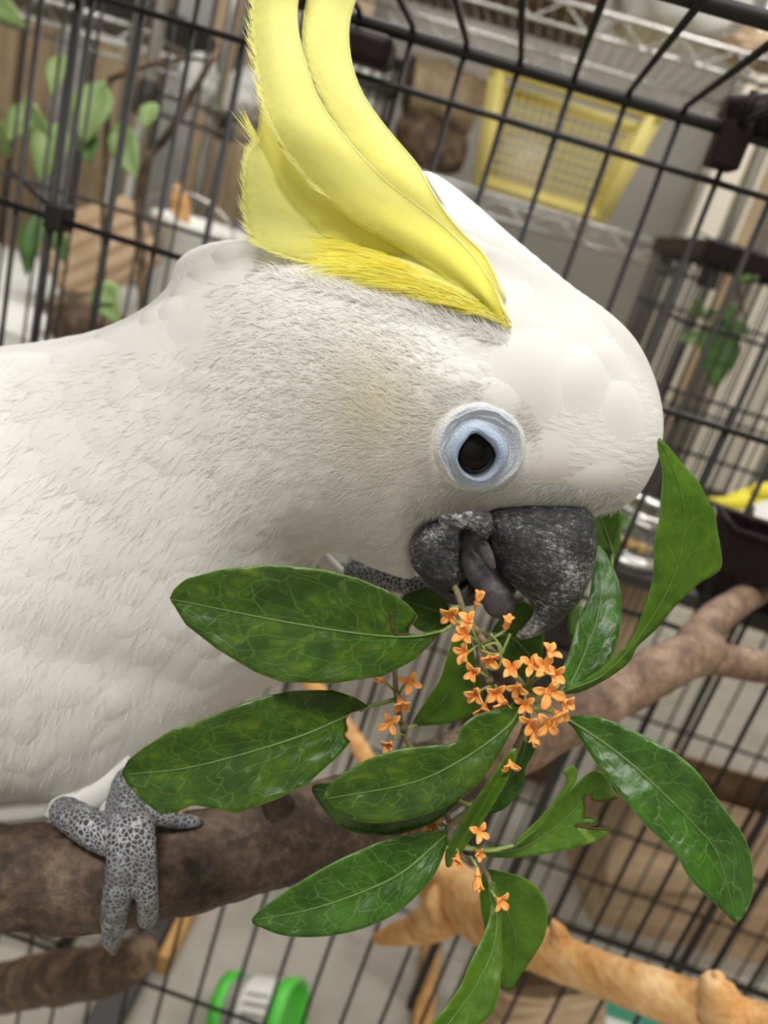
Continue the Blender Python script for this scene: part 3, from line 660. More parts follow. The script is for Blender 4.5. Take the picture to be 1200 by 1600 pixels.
bevel(MB().box((cl.x-.006, CY-.008, .873), (cl.x+.006, CY+.010, .889)).build('wire_clip', M['wire'], cage))
# legs so the cage stands on the floor
for x in (-.365, .425): bevel(MB().box((x-.008, CY-.008, 0), (x+.008, CY+.008, ZB)).build('leg', M['wire'], cage))
# maroon hinge clips on the top bar
def clip(x, s):
    m = MB(); m.box((x-.008*s, CY-.012, ZT-.019), (x+.008*s, CY+.010, ZT+.005)); o = m.build('hinge_clip', M['brown_plastic'], cage); bevel(o, .002)
    p = MB().tube([(x-.008*s, CY-.004, ZT+.006), (x+.012*s, CY-.004, ZT+.012), (x+.030*s, CY-.004, ZT+.010), (x+.050*s, CY-.004, ZT+.014)], [.009, .010, .009, .009], 10).build('hinge_barrel', M['brown_plastic'], o, True)
    for k in range(4): MB().tube([(x+.010*s*k, CY-.012, ZT+.002), (x+.010*s*k, CY-.013, ZT+.018)], .0022, 6).build('hinge_rib', M['brown_plastic'], o, True)
clip(.091, 1)
h = MB().box((-.128, CY-.012, ZT-.020), (-.094, CY+.012, ZT-.004)).build('handle_grip', M['brown_plastic'], cage); bevel(h, .004)
# maroon food cup hooked on the back panel
fc = ony(1185, 850, .47)
t = empty('food_cup', (fc.x, .46, .72), 'dark maroon plastic food cup hooked on the cage wires', 'cup')
YF, YB = .458, .4988
zt = ony(1160, 806, YB).z; zb = ony(1175, 908, YF).z; xl = ony(1133, 860, YF).x; xr = xl+.075
m = MB()                                      # open-topped cup: four walls and a floor
m.box((xl, YF, zb), (xr, YB, zb+.003)).box((xl, YF, zb+.003), (xr, YF+.003, zt)).box((xl, YB-.003, zb+.003), (xr, YB, zt)).box((xl, YF+.003, zb+.003), (xl+.003, YB-.003, zt)).box((xr-.003, YF+.003, zb+.003), (xr, YB-.003, zt))
m.build('cup_body', M['brown_plastic'], t)
m = MB().tube([(xl, YF, zt), (xr, YF, zt), (xr, YB-.001, zt), (xl, YB-.001, zt), (xl, YF, zt)], .0024, 8); m.build('cup_rim', M['brown_plastic'], t, True)
for x in (xl+.02, xl+.05): MB().tube([(x, YB-.004, zt-.002), (x, YB+.004, zt+.006), (x, YB+.008, zt-.01)], .0015, 6).build('hook', M['wire'], t, True)
# ------------------------------------------------------------------ perches
def branch(name, path, mat, label, n=60, seg=20, jit=.12, group=None, parent=None, cat='branch'):
    """path: (px, py, radius px, depth along the view)"""
    a = spline(path, n); pts = [dep(q[0], q[1], q[3]) for q in a]; rad = [q[2]*q[3]/F for q in a]
    o = MB().tube(pts, rad, seg, True, jit).build(name, mat, parent, True)
    return tag(o, label, cat) if label else o
pr = empty('perch_branch', dep(190, 1368, .25), 'thick dark bark branch the cockatoo stands on', 'branch')
branch('limb', [(-260, 1395, 84, .225), (-60, 1372, 79, .232), (90, 1372, 80, .238), (190, 1366, 78, .242), (330, 1338, 74, .25), (450, 1308, 70, .26), (560, 1272, 66, .275), (660, 1224, 60, .297), (720, 1196, 55, .308)], M['bark'], None, 90, 30, .16, parent=pr)
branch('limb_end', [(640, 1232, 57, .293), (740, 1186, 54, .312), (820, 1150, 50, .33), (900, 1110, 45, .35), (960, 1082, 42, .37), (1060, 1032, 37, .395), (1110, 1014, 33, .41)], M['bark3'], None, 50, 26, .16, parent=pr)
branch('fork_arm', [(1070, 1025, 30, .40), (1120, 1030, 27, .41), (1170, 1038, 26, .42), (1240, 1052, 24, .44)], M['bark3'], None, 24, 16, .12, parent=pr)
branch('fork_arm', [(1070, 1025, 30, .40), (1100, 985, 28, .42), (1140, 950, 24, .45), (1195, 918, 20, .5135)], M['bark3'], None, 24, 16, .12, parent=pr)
branch('bark_knot', [(430, 1262, 22, .238), (446, 1256, 17, .232), (452, 1254, 8, .230)], M['bark'], None, 8, 12, .2, parent=pr)
pw = empty('peeled_perch', dep(900, 1500, .42), 'pale peeled wood perch crossing under the sprig', 'branch')
branch('limb', [(1290, 1662, 47, .33), (1180, 1610, 42, .36), (1025, 1553, 37, .39), (950, 1526, 34, .41), (850, 1487, 34, .44), (790, 1455, 39, .47), (730, 1410, 46, .51), (680, 1366, 40, .545), (640, 1310, 34, .578), (600, 1255, 30, .6058)], M['pale_wood'], None, 70, 24, .08, parent=pw)
branch('side_stub', [(700, 1420, 40, .505), (650, 1452, 24, .52), (610, 1462, 15, .53), (585, 1466, 8, .535)], M['pale_wood'], None, 22, 14, .18, parent=pw)
branch('broken_knot', [(876, 1482, 20, .43), (874, 1458, 14, .428), (866, 1446, 8, .426), (864, 1436, 2, .425)], M['pale_wood'], None, 10, 10, .3, parent=pw)
branch('broken_knot', [(1128, 1590, 36, .367), (1124, 1556, 30, .364), (1118, 1536, 22, .362), (1122, 1524, 10, .361), (1114, 1518, 3, .361)], M['pale_wood'], None, 12, 12, .45, parent=pw)
branch('lower_branch', [(-126, 1566, 33, .7495), (-60, 1556, 35, .66), (0, 1545, 37, .60), (80, 1528, 40, .54), (160, 1518, 38, .50), (205, 1500, 34, .485), (225, 1484, 26, .48)], M['bark2'], 'brown branch with a cut pale end below the dark perch', 40, 18, .14)
branch('peeled_dowel', [(462, 1040, 12, .5765), (500, 1085, 13, .5765), (560, 1165, 14, .579), (585, 1215, 15, .581), (632, 1296, 15, .577)], M['pale_wood'], 'thin pale dowel leaning behind the chewed leaves', 24, 14, .04, cat='dowel')
# ------------------------------------------------------------------ inflating a drawn outline into a closed rounded body
def resample(poly, step):
    P = np.array(poly, dtype=float); Q = np.vstack([P, P[:1]]); d = np.hypot(*(Q[1:]-Q[:-1]).T); s = np.concatenate([[0], np.cumsum(d)])
    n = max(8, int(s[-1]/step)); t = np.linspace(0, s[-1], n, endpoint=False)
    return np.stack([np.interp(t, s, Q[:, 0]), np.interp(t, s, Q[:, 1])], 1)
def smooth_closed(P, n=300):
    P = np.array(P, dtype=float); m = len(P); out = []
    for j in range(n):
        t = j/n*m; i = int(t) % m; t -= int(t); a, b, c, d = P[(i-1) % m], P[i], P[(i+1) % m], P[(i+2) % m]
        out.append(.5*((2*b)+(c-a)*t+(2*a-5*b+4*c-d)*t*t+(3*b-a-3*c+d)*t**3))
    return np.array(out)
def inside(P, q):
    x, y = q[:, 0], q[:, 1]; r = np.zeros(len(q), bool); n = len(P)
    for i in range(n):
        (x1, y1), (x2, y2) = P[i], P[(i+1) % n]
        c = ((y1 > y) != (y2 > y)); 
        if y1 != y2: r ^= c & (x < (x2-x1)*(y-y1)/(y2-y1)+x1)
    return r
def distseg(P, q):
    d = np.full(len(q), 1e9); n = len(P)
    for i in range(n):
        a, b = P[i], P[(i+1) % n]; ab = b-a; t = np.clip(((q-a) @ ab)/(ab @ ab+1e-12), 0, 1); d = np.minimum(d, np.hypot(*((a+t[:, None]*ab)-q).T))
    return d
def inflate2d(outline, step):
    B = resample(outline, step*.7); nb = len(B)
    lo, hi = B.min(0), B.max(0); g = []
    ys = np.arange(lo[1], hi[1], step*.866)
    for j, y in enumerate(ys): g.append(np.stack([np.arange(lo[0]+(j % 2)*step*.5, hi[0], step), np.full(len(np.arange(lo[0]+(j % 2)*step*.5, hi[0], step)), y)], 1))
    g = np.vstack(g); g = g[inside(B, g)]; g = g[distseg(B, g) > step*1.05]
    tn = np.roll(B, -1, 0)-np.roll(B, 1, 0); tn /= np.hypot(*tn.T)[:, None]; nr = np.stack([-tn[:, 1], tn[:, 0]], 1)
    if not inside(B, B+nr*step*.3).mean() > .5: nr = -nr
    rings = []
    for k in (.12, .42): 
        R = B+nr*step*k; R = R[inside(B, R)]; R = R[distseg(B, R) > step*k*.85]; rings.append(R)
    A = np.vstack([B]+rings+[g])
    vs, es, fs, *_ = geometry.delaunay_2d_cdt([Vector(p) for p in A], [(i, (i+1) % nb) for i in range(nb)], [], 1, 1e-5)
    V = np.array([(v.x, v.y) for v in vs]); T = np.array([f for f in fs if len(f) == 3])
    # Poisson problem on the triangles
    p0, p1, p2 = V[T[:, 0]], V[T[:, 1]], V[T[:, 2]]
    ar = np.abs((p1[:, 0]-p0[:, 0])*(p2[:, 1]-p0[:, 1])-(p2[:, 0]-p0[:, 0])*(p1[:, 1]-p0[:, 1]))/2+1e-9
    def cot(a, b, c): u, v = b-a, c-a; return (u*v).sum(1)/(2*ar)
    I = np.concatenate([T[:, 1], T[:, 2], T[:, 0]]); J = np.concatenate([T[:, 2], T[:, 0], T[:, 1]]); W = np.concatenate([cot(p0, p1, p2), cot(p1, p2, p0), cot(p2, p0, p1)])/2
    n = len(V); mass = np.bincount(T.ravel(), np.repeat(ar/3, 3), n)
    e = {}
    cnt = np.zeros(n, bool)
    key = np.sort(np.stack([I, J], 1), 1); kk = key[:, 0].astype(np.int64)*n+key[:, 1]; uq, c = np.unique(kk, return_counts=True)
    bd = uq[c == 1]; cnt[(bd // n).astype(int)] = True; cnt[(bd % n).astype(int)] = True
    free = ~cnt; diag = np.bincount(I, W, n)+np.bincount(J, W, n)
    def L(u): return diag*u-np.bincount(I, W*u[J], n)-np.bincount(J, W*u[I], n)
    u = np.zeros(n); r = np.where(free, mass, 0); D = np.where(np.abs(diag) > 1e-9, diag, 1); z = r/D; p = z.copy(); rz = r @ z
    for it in range(900):
        Ap = np.where(free, L(p), 0); al = rz/(p @ Ap+1e-30); u += al*p; r -= al*Ap
        if it % 20 == 0 and np.abs(r).max() < 1e-6*mass.max(): break
        z = r/D; rn = r @ z; p = z+rn/rz*p; rz = rn
    return V, T, np.sqrt(2*np.maximum(u, 0)), cnt
RTn, UPn, FWn, Cn = (np.array(q) for q in (RT, UP, FW, CAM))
def lift(V, z, h=0):
    """mid-plane points (px) at depth z, pushed h metres towards the viewer side"""
    R = FWn[None]+RTn[None]*((V[:, 0]-600)/F)[:, None]+UPn[None]*((800-V[:, 1])/F)[:, None]
    return Cn+R*z[:, None]-FWn*h[:, None]
def projn(P):
    q = P-Cn; d = q @ FWn; return np.stack([600+F*(q @ RTn)/d, 800-F*(q @ UPn)/d], 1)
def fit_outline(outline, zc, hfun, step, it=3):
    T0 = resample(outline, step); cur = T0.copy()
    tn = np.roll(T0, -1, 0)-np.roll(T0, 1, 0); tn /= np.hypot(*tn.T)[:, None]; nr = np.stack([tn[:, 1], -tn[:, 0]], 1)
    if inside(T0, T0+nr*step*.5).mean() > .5: nr = -nr
    for k in range(it):
        V, T, h, bd = inflate2d(cur, step); z = zc(V); hm = hfun(V, h)*z/F
        Q = np.vstack([projn(lift(V, z, hm)), projn(lift(V, z, -hm))])
        e = np.zeros(len(T0))
        for i in range(len(T0)):
            d = Q-T0[i]; a = d @ tn[i]; b = d @ nr[i]; s = (np.abs(a) < step*1.1) & (np.abs(b) < 90)
            e[i] = b[s].max() if s.any() else 0
        e = (np.roll(e, 1)+np.roll(e, -1)+2*e)/4
        cur = cur-nr*(e*.85)[:, None]
        cur = (np.roll(cur, 1, 0)+np.roll(cur, -1, 0)+6*cur)/8
    return cur
def inflate3d(outline, zc, hfun, step, fit=3, fstep=None):
    if fit: outline = fit_outline(outline, zc, hfun, fstep or step*1.6, fit)
    V, T, h, bd = inflate2d(outline, step); z = zc(V); hm = hfun(V, h)*z/F; hm[bd] = 0
    Fp = lift(V, z, hm); n = len(V); inn = np.where(~bd)[0]; mp = np.arange(n); mp[inn] = n+np.arange(len(inn)); Bp = lift(V[inn], z[inn], -hm[inn])
    P = np.vstack([Fp, Bp])
    a, b, c = Fp[T[:, 0]], Fp[T[:, 1]], Fp[T[:, 2]]; nn = np.cross(b-a, c-a) @ FWn; T = np.where((nn > 0)[:, None], T[:, ::-1], T)
    return P, np.vstack([T, mp[T][:, ::-1]]), V, T
def ss(a, b, x): t = np.clip((x-a)/(b-a), 0, 1); return t*t*(3-2*t)
def gau(V, x, y, sx, sy, ang=0):
    c, s = math.cos(ang), math.sin(ang); dx, dy = V[:, 0]-x, V[:, 1]-y; return np.exp(-(((dx*c+dy*s)/sx)**2+((-dx*s+dy*c)/sy)**2))

# ------------------------------------------------------------------ the cockatoo
bird = empty('cockatoo', dep(190, 1300, .25), 'white cockatoo with yellow crest biting the flowering sprig', 'bird')
BODY = [(-560, 930), (-520, 800), (-420, 690), (-280, 610), (-120, 562), (0, 541), (80, 530), (172, 508), (250, 462), (276, 408), (325, 380), (400, 374), (470, 385), (540, 372), (610, 325), (655, 268), (690, 278), (745, 320), (800, 368), (850, 410), (897, 448), (945, 482), (986, 520), (1012, 562), (1030, 612), (1037, 662), (1030, 712), (1010, 756), (985, 786), (945, 802),
        (890, 812), (820, 812), (765, 810), (705, 812), (660, 828), (650, 868), (648, 905), (612, 898), (575, 884), (540, 868), (508, 868), (490, 900), (478, 960), (462, 1020), (430, 1066), (375, 1100), (315, 1140), (270, 1195), (240, 1240), (205, 1262), (160, 1282), (122, 1264), (60, 1256), (0, 1262), (-140, 1270), (-330, 1215), (-480, 1090)]
def zc_b(V): return .216+.058*ss(640, 120, V[:, 0]+.25*(800-V[:, 1]))
def hf_b(V, h):
    k = .80+.05*gau(V, 850, 640, 200, 180)
    k = k*(1-.30*gau(V, 640, 350, 130, 90)-.12*gau(V, 420, 420, 130, 80))
    hh = h*k
    hh = hh+9*gau(V, 590, 700, 110, 130)-10*gau(V, 470, 850, 90, 40, -.3)+6*gau(V, 870, 565, 80, 90)-9*gau(V, 690, 560, 70, 40, .6)+7*gau(V, 880, 745, 90, 45)-6*gau(V, 800, 700, 26, 60)
    hh = hh-8*gau(V, 330, 640, 50, 200, .1)+10*gau(V, 120, 900, 160, 180)-10*gau(V, 250, 1010, 200, 40, .35)
    return np.maximum(hh, 0)*np.minimum(1, (h/25)**.3)
out = smooth_closed(BODY, 420)
P, T, V2, Tf = inflate3d(out, zc_b, hf_b, 8.0, 3, 14)
pj = projn(P)
def tint(px):
    c = np.tile(np.array([.80, .793, .768]), (len(px), 1)); e = gau(px, 595, 640, 75, 85)*.9; y = np.array([.76, .71, .53])
    c = c*(1-e[:, None]*.75)+y*(e[:, None]*.75); return c
body = mesh('body', P, [tuple(map(int, t)) for t in T], M['body'], bird, True, None, tint(pj))
front = [tuple(map(int, t)) for t in Tf]
BVH = BVHTree.FromPolygons([Vector(p) for p in P], [tuple(map(int, t)) for t in T])
def surf(x, y):
    r = ray(x, y).normalized(); loc, nr, i, d = BVH.ray_cast(CAM, r)
    if loc is None: return None, None
    return loc, (nr if nr.dot(r) < 0 else -nr)
def onbody(p, off):
    loc, nr, i, d = BVH.find_nearest(p)
    if nr.dot(FW) > .35: nr = -nr if nr.dot(p-loc) < 0 and False else nr
    return loc+nr*off

# flow of the plumage over the body, in picture directions
FLOWPTS = [((960, 700), (-.3, -.95)), ((900, 560), (-.55, -.84)), ((800, 420), (-.7, -.7)), ((700, 330), (-.75, -.66)), ((850, 740), (-.9, .2)), ((940, 770), (-.8, .55)), ((760, 780), (-.95, .25)), ((690, 820), (-.5, .85)), ((660, 700), (-.98, .1)), ((680, 580), (-.8, -.5)), ((740, 560), (-.85, -.45)), ((600, 640), (-.75, -.65)), ((560, 740), (-.97, .2)),
           ((600, 830), (-.92, .38)), ((480, 470), (-.98, -.1)), ((500, 560), (-.9, -.4)), ((450, 650), (-.9, -.2)), ((430, 780), (-.92, .4)), ((520, 850), (-.95, .3)), ((330, 480), (-.96, .25)), ((300, 620), (-.9, .4)), ((280, 800), (-.75, .65)), ((350, 920), (-.7, .7)), ((150, 600), (-.97, .22)), ((100, 760), (-.8, .6)), ((100, 950), (-.62, .78)), ((250, 1060), (-.5, .86)), ((80, 1150), (-.5, .86)), ((-200, 800), (-.95, .3)), ((-200, 1050), (-.8, .6))]
FP = np.array([a for a, b in FLOWPTS], float); FD = np.array([b for a, b in FLOWPTS], float)
def flow(x, y):
    d2 = ((FP-np.array([x, y]))**2).sum(1); wv = 1/(d2+1500)**1.6; v = (FD*wv[:, None]).sum(0); return v/np.hypot(*v)
EYE = (746, 697)
def in_eye(x, y, k=1.0): return ((x-EYE[0]-4)/(74*k))**2+((y-EYE[1])/(70*k))**2 < 1
class Plume:
    def __init__(s): s.v = []; s.f = []; s.uv = []; s.c = []
    def feather(s, x, y, L, W, lift_, ang=0, nl=6, nw=5, col=None, round_=.5):
        d = flow(x, y)
        if ang: c_, s_ = math.cos(ang), math.sin(ang); d = np.array([d[0]*c_-d[1]*s_, d[0]*s_+d[1]*c_])
        p0, n0 = surf(x, y); p1, n1 = surf(x+d[0]*6, y+d[1]*6)
        if p0 is None or p1 is None or n0.dot(FW) > -.12: return
        t = (p1-p0); t = (t-n0*t.dot(n0)).normalized(); sd = n0.cross(t)
        px = p0.x; k0 = len(s.v); L = L*(p0-CAM).dot(FW)/F; W = W*(p0-CAM).dot(FW)/F; cc = tint(np.array([[x, y]]))[0] if col is None else col
        Lp, Wp = L*F/(p0-CAM).dot(FW)/100, W*F/(p0-CAM).dot(FW)/100
        for i in range(nl+1):
            v = i/nl; wv = W*.5*(math.sqrt(max(0, 1-((v-.45)/.58)**2)) if v > .45 else .55+.45*math.sin(v/.45*math.pi/2))
            for j in range(nw):
                q = (j/(nw-1)-.5)*2
                pt = p0+t*L*(v-.1*q*q*(v-.3))+sd*wv*q
                loc, nr, ii, dd = BVH.find_nearest(pt)
                if nr.dot(n0) < 0: nr = -nr
                o = -.00006+lift_*(max(0, 1-q*q)**1.5)*(math.sin(math.pi*min(1, v**1.5))**1.1 if v < 1 else 0)
                s.v.append(loc+nr*o); s.uv.append((q*Wp*.5, v*Lp)); s.c.append((cc[0], cc[1], cc[2], (1-(max(0, v-.62)/.38)**1.3)*(1-.75*abs(q)**4)*min(1, v*5)))
        for i in range(nl):
            for j in range(nw-1): a = k0+i*nw+j; s.f.append((a, a+1, a+nw+1, a+nw))
    def strand(s, x, y, L, wd, lift_, jitter=.3, col=None):
        d = flow(x, y); a = random.gauss(0, jitter); c_, s_ = math.cos(a), math.sin(a); d = (d[0]*c_-d[1]*s_, d[0]*s_+d[1]*c_)
        p0, n0 = surf(x, y); p1, n1 = surf(x+d[0]*5, y+d[1]*5)
        if p0 is None or p1 is None or n0.dot(FW) > -.15: return
        t = p1-p0; t = (t-n0*t.dot(n0)).normalized(); sd = n0.cross(t); z = (p0-CAM).dot(FW)/F; L *= z; wd *= z; k0 = len(s.v); b = random.uniform(-.25, .25)
        m_ = p0+t*L*.5+sd*L*b*.5+n0*(lift_*.7); e = p0+t*L+sd*L*b*1.3+n0*lift_
        s.v += [p0-sd*wd*.5, p0+sd*wd*.5, m_+sd*wd*.45, m_-sd*wd*.45, e]; s.f += [(k0, k0+1, k0+2, k0+3), (k0+3, k0+2, k0+4)]
        s.uv += [(.4, 0), (.6, 0), (.6, .5), (.4, .5), (.5, 1)]; cc = tint(np.array([[x, y]]))[0] if col is None else col
        s.c += [(cc[0], cc[1], cc[2], 1)]*5
    def build(s, name, mat, parent, kind='stuff'):
        o = mesh(name, s.v, s.f, mat, parent, True, s.uv, s.c)
        if kind: o['kind'] = kind
        return o
pl = Plume(); pts = []
def scatter(x0, x1, y0, y1, st_, jit=.35):
    r = []
    for j, y in enumerate(np.arange(y0, y1, st_)):
        for x in np.arange(x0+(j % 2)*st_*.5, x1, st_): r.append((x+random.uniform(-jit, jit)*st_, y+random.uniform(-jit, jit)*st_))
    return r
# contour feathers: long and soft on the body, shorter on the head, laid from tail to face so the upper ones overlap
for (x, y) in scatter(-60, 440, 520, 1290, 36, .5)+scatter(-540, -60, 560, 1280, 60, .5):
    if x < 440-.0*y: pl.feather(x, y, random.uniform(110, 210), random.uniform(60, 130), random.uniform(.0002, .0008), random.gauss(0, .28), 11, 9)
for (x, y) in scatter(330, 700, 390, 900, 22):
    if not in_eye(x, y, 1.5) and y > 395: pl.feather(x, y, random.uniform(54, 110), random.uniform(28, 60), random.uniform(.0001, .0004), random.gauss(0, .22), 8, 7)
for (x, y) in scatter(640, 985, 745, 800, 20):
    if not in_eye(x, y, 1.2): pl.feather(x, y, random.uniform(30, 46), random.uniform(18, 28), random.uniform(.0001, .0003), random.gauss(0, .15), 6, 5)
for (x, y) in scatter(640, 800, 500, 640, 20):
    if not in_eye(x, y, 1.3): pl.feather(x, y, random.uniform(36, 58), random.uniform(20, 32), random.uniform(.00012, .0004), random.gauss(0, .12), 7, 5)
pl.build('contour_feathers', M['feather'], bird)
# the big smooth forehead feathers, each one a part
for (x, y, L, W, lf_, an) in ((985, 760, 130, 110, .0005, 0), (1000, 690, 120, 100, .0006, .1), (905, 720, 120, 120, .0005, -.2), (950, 640, 130, 130, .0009, 0), (985, 600, 110, 80, .0008, .12), (895, 650, 185, 175, .0009, .25), (850, 640, 120, 90, .0007, -.1), (960, 560, 130, 90, .0010, .05), (905, 520, 150, 100, .0011, .05), (845, 520, 120, 80, .0007, -.05), (850, 470, 150, 95, .0012, .02), (800, 440, 160, 80, .0012, 0), (760, 390, 150, 70, .0010, -.03)):
    q = Plume(); q.feather(x, y, L, W, lf_*1.05, an, 14, 13)
    if q.v: q.build('forehead_feather', M['smooth_feather'], bird, None)
# fine down on the cheek, round the eye and over the beak
dn = Plume()
for k in range(5200):
    x, y = random.gauss(590, 70), random.gauss(655, 80)
    if not in_eye(x, y, 1.02) and 420 < y < 860 and x < 720: dn.strand(x, y, random.uniform(16, 32), 1.1, random.uniform(.0003, .0010), .22)
for k in range(3600):
    x, y = random.uniform(640, 985), random.uniform(755, 806)
    if not in_eye(x, y, 1.02): dn.strand(x, y, random.uniform(12, 26), 1.0, random.uniform(.0004, .0012), .25)
for k in range(2400):
    a = random.uniform(0, 6.28); r_ = random.uniform(1.02, 1.4); dn.strand(EYE[0]+4+74*r_*math.cos(a), EYE[1]+70*r_*math.sin(a), random.uniform(9, 20), 1.0, random.uniform(.0002, .0007), .3)
for k in range(4200): dn.strand(random.uniform(330, 660), random.uniform(440, 890), random.uniform(14, 34), 1.0, random.uniform(.0003, .0011), .25)
for k in range(3000): dn.strand(random.uniform(0, 440), random.uniform(540, 1250), random.uniform(18, 40), 1.0, random.uniform(.0004, .0016), .25)
dn.build('down', M['strand'], bird)

# eye: wrinkled bare skin with a drop-shaped opening, black eyeball
def eye():
    no, nk = 120, 34; vs = []; col = []; fs = []
    ix, iy = 744, 711
    for k in range(nk+1):
        s = k/nk
        for j in range(no):
            th = 2*math.pi*j/no; c_, s_ = math.cos(th), math.sin(th)
            up_ = max(0, -s_); ri = 29.5+7*up_**9-1.5*max(0, math.cos(th+.9))
            inx, iny = ix-4*up_**6+ri*c_*(1-.12*up_), iy+ri*s_*.98
            ox, oy = EYE[0]+4+73*c_, EYE[1]+69*s_
            x, y = inx+(ox-inx)*s, iny+(oy-iny)*s
            p, n_ = surf(x, y); hgt = .0016*math.exp(-((s-.16)/.18)**2)+.0007*math.exp(-((s-.8)/.16)**2)-.0004*math.exp(-((s-.45)/.1)**2)
            if s < .06: hgt -= .0012*(1-s/.06)
            q = noise.noise(Vector((x*.035, y*.035, 1)))*2.2
            hgt += .00013*math.sin(s*34+q*2.5)*ss(0.12, .3, np.array([s]))[0]*ss(1.0, .8, np.array([s]))[0]+.00010*math.sin(s*74+q*5)
            vs.append(p+n_*(hgt+.0004*(1-ss(.85, 1.0, np.array([s]))[0]))); top = .5+.5*up_
            blue = np.array([.37, .48, .68]); pale = np.array([.56, .64, .74]); wht = np.array([.74, .73, .69])
            f1 = ss(.1, .55, np.array([s]))[0]; f2 = ss(.60+.2*up_, 1.0, np.array([s]))[0]
            low = max(0, s_); b0 = blue*(1-.5*low)+np.array([.50, .53, .58])*.5*low
            cc = b0*(1-f1)+pale*f1; cc = cc*(1-f2)+wht*f2
            col.append(cc)
    for k in range(nk):
        for j in range(no): j2 = (j+1) % no; fs.append((k*no+j, (k+1)*no+j, (k+1)*no+j2, k*no+j2))
    mesh('eye_skin', vs, fs, M['skin'], bird, True, None, col)
    p, n_ = surf(ix, iy); bm = bmesh.new(); bmesh.ops.create_uvsphere(bm, u_segments=32, v_segments=20, radius=.0070)
    for v in bm.verts: v.co += p-n_*.0049
    me = bpy.data.meshes.new('eyeball'); bm.to_mesh(me); bm.free(); me.materials.append(M['eye']); me.polygons.foreach_set('use_smooth', [True]*len(me.polygons)); link('eyeball', me, bird)
eye()

# beak, mouth, tongue
def zc_k(z0): return lambda V: np.full(len(V), z0)
def part_inflate(name, outline, z0, k, mat, step, amp=0, fr=300, fit=2, bend=None):
    hf = (lambda V, h: h*k) if bend is None else (lambda V, h: h*k*bend(V))
    P_, T_, V_, Tf_ = inflate3d(smooth_closed(outline, 160), zc_k(z0), hf, step, fit, step*1.5)
    if amp: P_ = np.array([tuple(Vector(p)+Vector(noise.noise_vector(Vector(p)*fr))*amp+Vector(noise.noise_vector(Vector(p)*fr*2.7))*amp*.5) for p in P_])
    return mesh(name, P_, [tuple(map(int, t)) for t in T_], mat, bird)
part_inflate('upper_beak', [(766, 796), (800, 790), (850, 790), (900, 792), (924, 800), (931, 830), (932, 868), (926, 898), (912, 928), (890, 958), (862, 982), (832, 996), (808, 1000), (808, 990), (822, 974), (832, 956), (826, 938), (808, 922), (790, 904), (776, 880), (769, 850), (765, 820)], .205, 1.0, M['beak'], 3.6, .00028, 260)
part_inflate('lower_beak', [(645, 845), (660, 822), (690, 812), (716, 820), (722, 850), (724, 882), (722, 906), (708, 922), (688, 922), (664, 910), (646, 888), (640, 866)], .2045, 1.05, M['beak'], 3.4, .00030, 260)
part_inflate('cere_fold', [(688, 806), (715, 800), (745, 798), (768, 800), (772, 822), (764, 842), (748, 838), (732, 828), (712, 830), (692, 826)], .194, .8, M['beak'], 3.4, .0004, 330, 1)
part_inflate('mouth_lining', [(700, 820), (760, 815), (800, 850), (812, 900), (800, 935), (760, 940), (726, 948), (690, 935), (672, 910), (690, 870)], .212, .45, M['mouth'], 5, .0003, 200, 1)
part_inflate('tongue', [(718, 872), (728, 850), (748, 862), (770, 892), (792, 918), (804, 940), (800, 960), (780, 966), (762, 958), (748, 930), (730, 905)], .2015, .8, M['tongue'], 3.4, .0003, 250, 1)
part_inflate('gape_skin', [(746, 842), (762, 848), (772, 868), (774, 890), (762, 884), (750, 866)], .196, .5, M['tongue'], 3, .0002, 250, 1)
o = part_inflate('lower_beak_tip', [(690, 915), (712, 920), (735, 905), (746, 908), (742, 930), (722, 946), (700, 938)], .207, .8, M['mouth'], 3.4, .0002, 250, 1)

